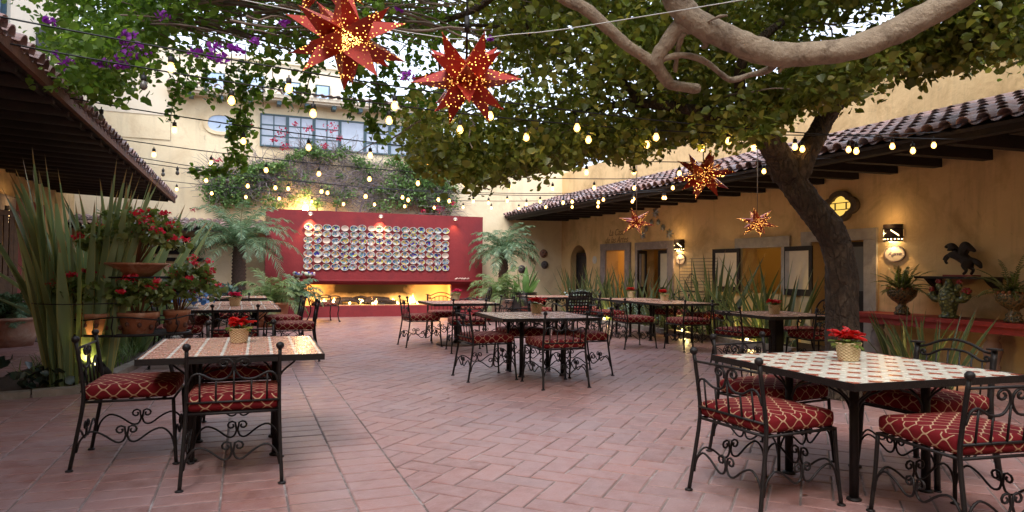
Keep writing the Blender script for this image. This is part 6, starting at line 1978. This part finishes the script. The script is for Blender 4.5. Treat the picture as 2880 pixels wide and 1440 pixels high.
# bracket shelf with carved horse figure
be = empty('bracket_shelf', (XR, 7.08, 1.34), 0, 'dark wooden bracket shelf on the wall above the green vase', 'shelf')
mb = MB(); mb.box(-.36, -.002, -.62, .62, 0, .035); mb.build('board', WOODD, be)
for s in (-1, 1):
    mb = MB(); mb.prism([(-.3, -.001), (-.002, -.001), (-.002, -.3), (-.06, -.26), (-.1, -.14), (-.2, -.08)], 'y', s * .46 - .04, s * .46 + .04); mb.build('bracket', WOODD, be)
def figure():
    """carved rearing horse with rider, one continuous skinned body"""
    pts = {'pel': (0, .10, .20, .06), 'bel': (0, .02, .26, .065), 'che': (0, -.07, .34, .065), 'nk': (0, -.11, .43, .04), 'hd': (0, -.16, .48, .03), 'nose': (0, -.22, .43, .018),
           'fl1': (.03, -.15, .34, .02), 'fl2': (.03, -.23, .30, .016), 'fl3': (.03, -.26, .23, .016), 'fr1': (-.03, -.15, .30, .02), 'fr2': (-.03, -.20, .22, .016), 'fr3': (-.03, -.17, .17, .014),
           'hl1': (.035, .10, .12, .03), 'hl2': (.035, .14, .07, .016), 'hl3': (.035, .10, .0, .016), 'hr1': (-.035, .06, .12, .03), 'hr2': (-.035, .09, .06, .016), 'hr3': (-.035, .04, .0, .016),
           't1': (0, .17, .23, .03), 't2': (0, .23, .17, .035), 't3': (0, .26, .10, .012),
           'rd1': (0, .02, .36, .045), 'rd2': (0, .04, .45, .05), 'rd3': (0, .03, .53, .035), 'm1': (0, -.06, .47, .04), 'm2': (0, .11, .42, .04), 'm3': (0, .19, .36, .015)}
    ed = [('pel', 'bel'), ('bel', 'che'), ('che', 'nk'), ('nk', 'hd'), ('hd', 'nose'), ('che', 'fl1'), ('fl1', 'fl2'), ('fl2', 'fl3'), ('che', 'fr1'), ('fr1', 'fr2'), ('fr2', 'fr3'), ('pel', 'hl1'), ('hl1', 'hl2'), ('hl2', 'hl3'), ('pel', 'hr1'), ('hr1', 'hr2'), ('hr2', 'hr3'), ('pel', 't1'), ('t1', 't2'), ('t2', 't3'), ('bel', 'rd1'), ('rd1', 'rd2'), ('rd2', 'rd3'), ('nk', 'm1'), ('rd2', 'm2'), ('m2', 'm3')]
    ks = list(pts); me = bpy.data.meshes.new('horse_figure')
    me.from_pydata([pts[k][:3] for k in ks], [(ks.index(a), ks.index(b)) for a, b in ed], [])
    me.materials.append(WOODD)
    o = bpy.data.objects.new('horse_figure', me); COL.objects.link(o)
    sk = o.modifiers.new('skin', 'SKIN'); o.modifiers.new('sub', 'SUBSURF').render_levels = 2
    bpy.context.view_layer.update()
    for i, k in enumerate(ks): me.skin_vertices[0].data[i].radius = (pts[k][3] * 1.3, pts[k][3] * 1.3)
    me.skin_vertices[0].data[0].use_root = True
    return o
try:
    fo = figure(); fo.location = (XR - .2, 7.05, 1.40); fo.scale = (1, -1.15, .95)
    tag(fo, 'dark carved figure of a rearing horse on the bracket shelf', 'figurine')
    mb = MB(); mb.box(-.09, .09, -.2, .2, -.025, 0); mb.build('plinth', REDD, fo)
except Exception as ex:
    print('figure', ex)

# ------------------------------------------------------------------ left walkway furniture
bigpot(-3.78, 14.2, [(.34, 0), (.40, .2), (.43, .38), (.45, .44), (.48, .46), (.47, .5), (.42, .5), (.41, .42), (.02, .4)], M('big_terracotta', (.46, .24, .16), (.38, .2, .14), 4, .85, .3, 20, c3=(.5, .36, .28), s3=3), 'wide terracotta pot on the left walkway floor')
palm(-3.78, 14.2, .62, .07, 24, .62, .17, 'feathery green fern palm in the wide terracotta pot on the left', zb=.41, seed=21, lw=.014, name='potted_palm')
for i_, (x, y, lab) in enumerate(((-3.55, 15.0, 'grey turned stone baluster carrying the nearer end of the left console'), (-3.55, 16.4, 'grey turned stone baluster carrying the far end of the left console'))):
    pass
le = empty('stone_console', (-3.75, 15.7, 0), 0, 'long console on grey stone balusters on the left walkway', 'console table')
for yy in (-.75, .2, 1.0):
    mb = MB(); mb.lathe([(.2, 0), (.2, .04), (.13, .06), (.14, .12), (.11, .16), (.15, .26), (.17, .38), (.15, .48), (.10, .54), (.14, .58), (.12, .62)], n=18, c=(.2, yy, 0)); mb.build('baluster', STONE, le)
mb = MB(); mb.box(-.3, .42, -1.0, 1.3, .62, .7); mb.build('top', WOODD, le)
mb = MB(); mb.box(-.2, .44, -.5, .2, .702, .708); mb.box(.425, .437, -.5, .2, .5, .7)
mc = M('bright_cloth', (.5, .06, .12), (.08, .12, .45), 60, .9, c3=(.6, .5, .3), s3=30)
tag(mb.build('table_runner', mc, None, (-3.75, 15.7, 0)), 'bright patterned cloth hanging over the left console', 'cloth')
STRP, stn, stp = newmat('green_striped_glaze')
stc = coords(stn); sts = stn.nodes.new('ShaderNodeSeparateXYZ'); L(stn, stc, sts.inputs[0])
sw = math_(stn, 'SINE', math_(stn, 'MULTIPLY', sts.outputs[2], 120))
L(stn, mixc(stn, math_(stn, 'GREATER_THAN', sw, 0), (.03, .09, .06), (.35, .36, .16)), stp.inputs['Base Color']); stp.inputs['Roughness'].default_value = .15; bump(stn, stp, sw, .5, .01)
mb = MB(); mb.lathe([(.08, 0), (.1, .03), (.06, .07), (.17, .14), (.25, .26), (.27, .36), (.24, .48), (.15, .56), (.13, .58), (.15, .6), (.02, .58)], n=26, ribs=12, ribd=.02)
tag(mb.build('striped_vase', STRP, None, (-3.55, 15.15, .702)), 'round green striped glazed vase on the left console', 'vase')
flax_clump(-3.55, 15.15, 24, .38, 'small spiky succulent sitting in the green striped vase', 'succulent', .05, .06, LEAF_V, z=1.27, lean=1.1)
mb = MB(); mb.lathe([(.1, 0), (.05, .05), (.06, .12), (.19, .2), (.2, .3), (.17, .36), (.02, .34)], n=20)
tag(mb.build('orange_vase', RIMG, None, (-3.55, 16.1, .702)), 'orange glazed bowl vase behind the striped one on the left console', 'vase')

# ------------------------------------------------------------------ ornate armchairs near the hearth
def armchair(x, y, face, label, back='scroll'):
    e = empty('ornate_armchair', (x, y, 0), -R(face), label, 'armchair')
    for sx in (-1, 1):
        mb = MB(); mb.tube(smooth([(sx * .31, .30, 0), (sx * .27, .27, .2), (sx * .29, .29, .36), (sx * .27, .27, .42)], 3), .016, 6); mb.ball((sx * .315, .31, .012), .024, 6); mb.build('leg', IRON, e)
        mb = MB(); mb.tube(smooth([(sx * .29, -.36, 0), (sx * .25, -.28, .22), (sx * .26, -.27, .42)], 3), .016, 6); mb.ball((sx * .295, -.37, .012), .024, 6); mb.build('leg', IRON, e)
        mb = MB(); mb.tube(smooth([(sx * .28, .26, .42), (sx * .33, .30, .56), (sx * .34, .28, .66), (sx * .33, .1, .68), (sx * .31, -.1, .64), (sx * .29, -.30, .68)], 4), .014, 6)
        mb.tube([(sx * .335, a, b) for a, b in spiral((.25, .63), .045, .015, PI / 2, 1, 8, -1)], .010, 5); mb.build('armrest', IRON, e)
    def bk(u, z): return (u, -.29 - (z - .42) * .25, z)
    mb = MB()
    mb.tube([bk(a, b) for a, b, _ in smooth([(-.26, .42, 0), (-.29, .62, 0), (-.28, .82, 0), (-.18, .93, 0), (0, .96, 0), (.18, .93, 0), (.28, .82, 0), (.29, .62, 0), (.26, .42, 0)], 4)], .014, 6)
    if back == 'scroll':
        for k in range(4):
            u = -.19 + k * .127
            for zz, sg in ((.53, 1), (.70, -1), (.85, 1)):
                if abs(u) > .15 and zz > .8: continue
                mb.tube([bk(a, b) for a, b in spiral((u, zz), .062, .014, k, 1.2, 9, sg)], .007, 4)
                mb.tube([bk(u - .05 * sg, zz - .09), bk(u + .02, zz), bk(u + .05 * sg, zz + .09)], .007, 4)
        mb.build('backrest', IRON, e)
    else:
        for k in range(9): u = -.26 + k * .065; mb.obox(bk(u, .70), (.014, 0, 0), (0, .004, 0), (0, -.065, .26))
        for k in range(8): z_ = .47 + k * .065; mb.obox(bk(0, z_), (.28, 0, 0), (0, .006, 0), (0, -.003, .014))
        mb.build('backrest', IRON, e)
    mb = MB()
    for a, b in (((-.27, -.28), (.27, -.28)), ((.27, -.28), (.28, .28)), ((.28, .28), (-.28, .28)), ((-.28, .28), (-.27, -.28))): mb.tube([(a[0], a[1], .42), (b[0], b[1], .42)], .012, 6)
    mb.build('seat_frame', IRON, e)
    cushion_mb(.53, .53, .06, .43).build('cushion', CLOTH, e)
    return e
armchair(1.95, 18.55, 75, 'ornate black iron armchair with scrolled back left of the hearth')
armchair(5.35, 16.3, -60, 'ornate black iron armchair right of the hearth behind the round based table')
armchair(6.62, 13.35, 0, 'black woven lattice back armchair in front of the far right table', 'lattice')
armchair(8.75, 8.9, -75, 'iron armchair with curved slats standing beyond the pedestal table by the tree')

# terrace geraniums behind the crown
e = empty('terrace_planter', (7.2, YB + .2, 5.3), 0, 'brown planter with geraniums on top of the back wall behind the tree crown', 'planter')
mb = MB(); mb.box(-1.1, 1.1, -.15, .25, .0, .3); mb.build('trough', M('brown_trough', (.2, .09, .06), None, 4, .8), e)
leaf_object('foliage', clumps([(6.3 + k * .3, YB + .15, 5.75) for k in range(7)], [.28] * 7, 60), .08, LEAF_V, e)
leaf_object('flowers', clumps([(6.3 + k * .45, YB + .0, 5.85) for k in range(5)], [.16] * 5, 12), .05, MAG, e)
flax_clump(.75, FY + .25, 14, .28, 'tuft of short green blades growing on top of the red wall', 'small_agave', .03, .06, LEAF_V, z=3.09, lean=.9)
# sparse fallen leaves
mb = MB(); q = random.Random(77)
for k in range(46):
    x, y = q.uniform(-1, 7), q.uniform(2.2, 13); a = q.uniform(0, 6.28); s_ = q.uniform(.012, .03)
    mb.add([(x + s_ * math.cos(a), y + s_ * math.sin(a), .006), (x - s_ * .5 * math.sin(a), y + s_ * .5 * math.cos(a), .012), (x - s_ * math.cos(a), y - s_ * math.sin(a), .005), (x + s_ * .5 * math.sin(a), y - s_ * .5 * math.cos(a), .009)], [(0, 1, 2, 3)])
kind(mb.build('fallen_leaves', M('dry_leaf', (.20, .07, .03), (.12, .04, .03), 20, .9)), 'stuff')
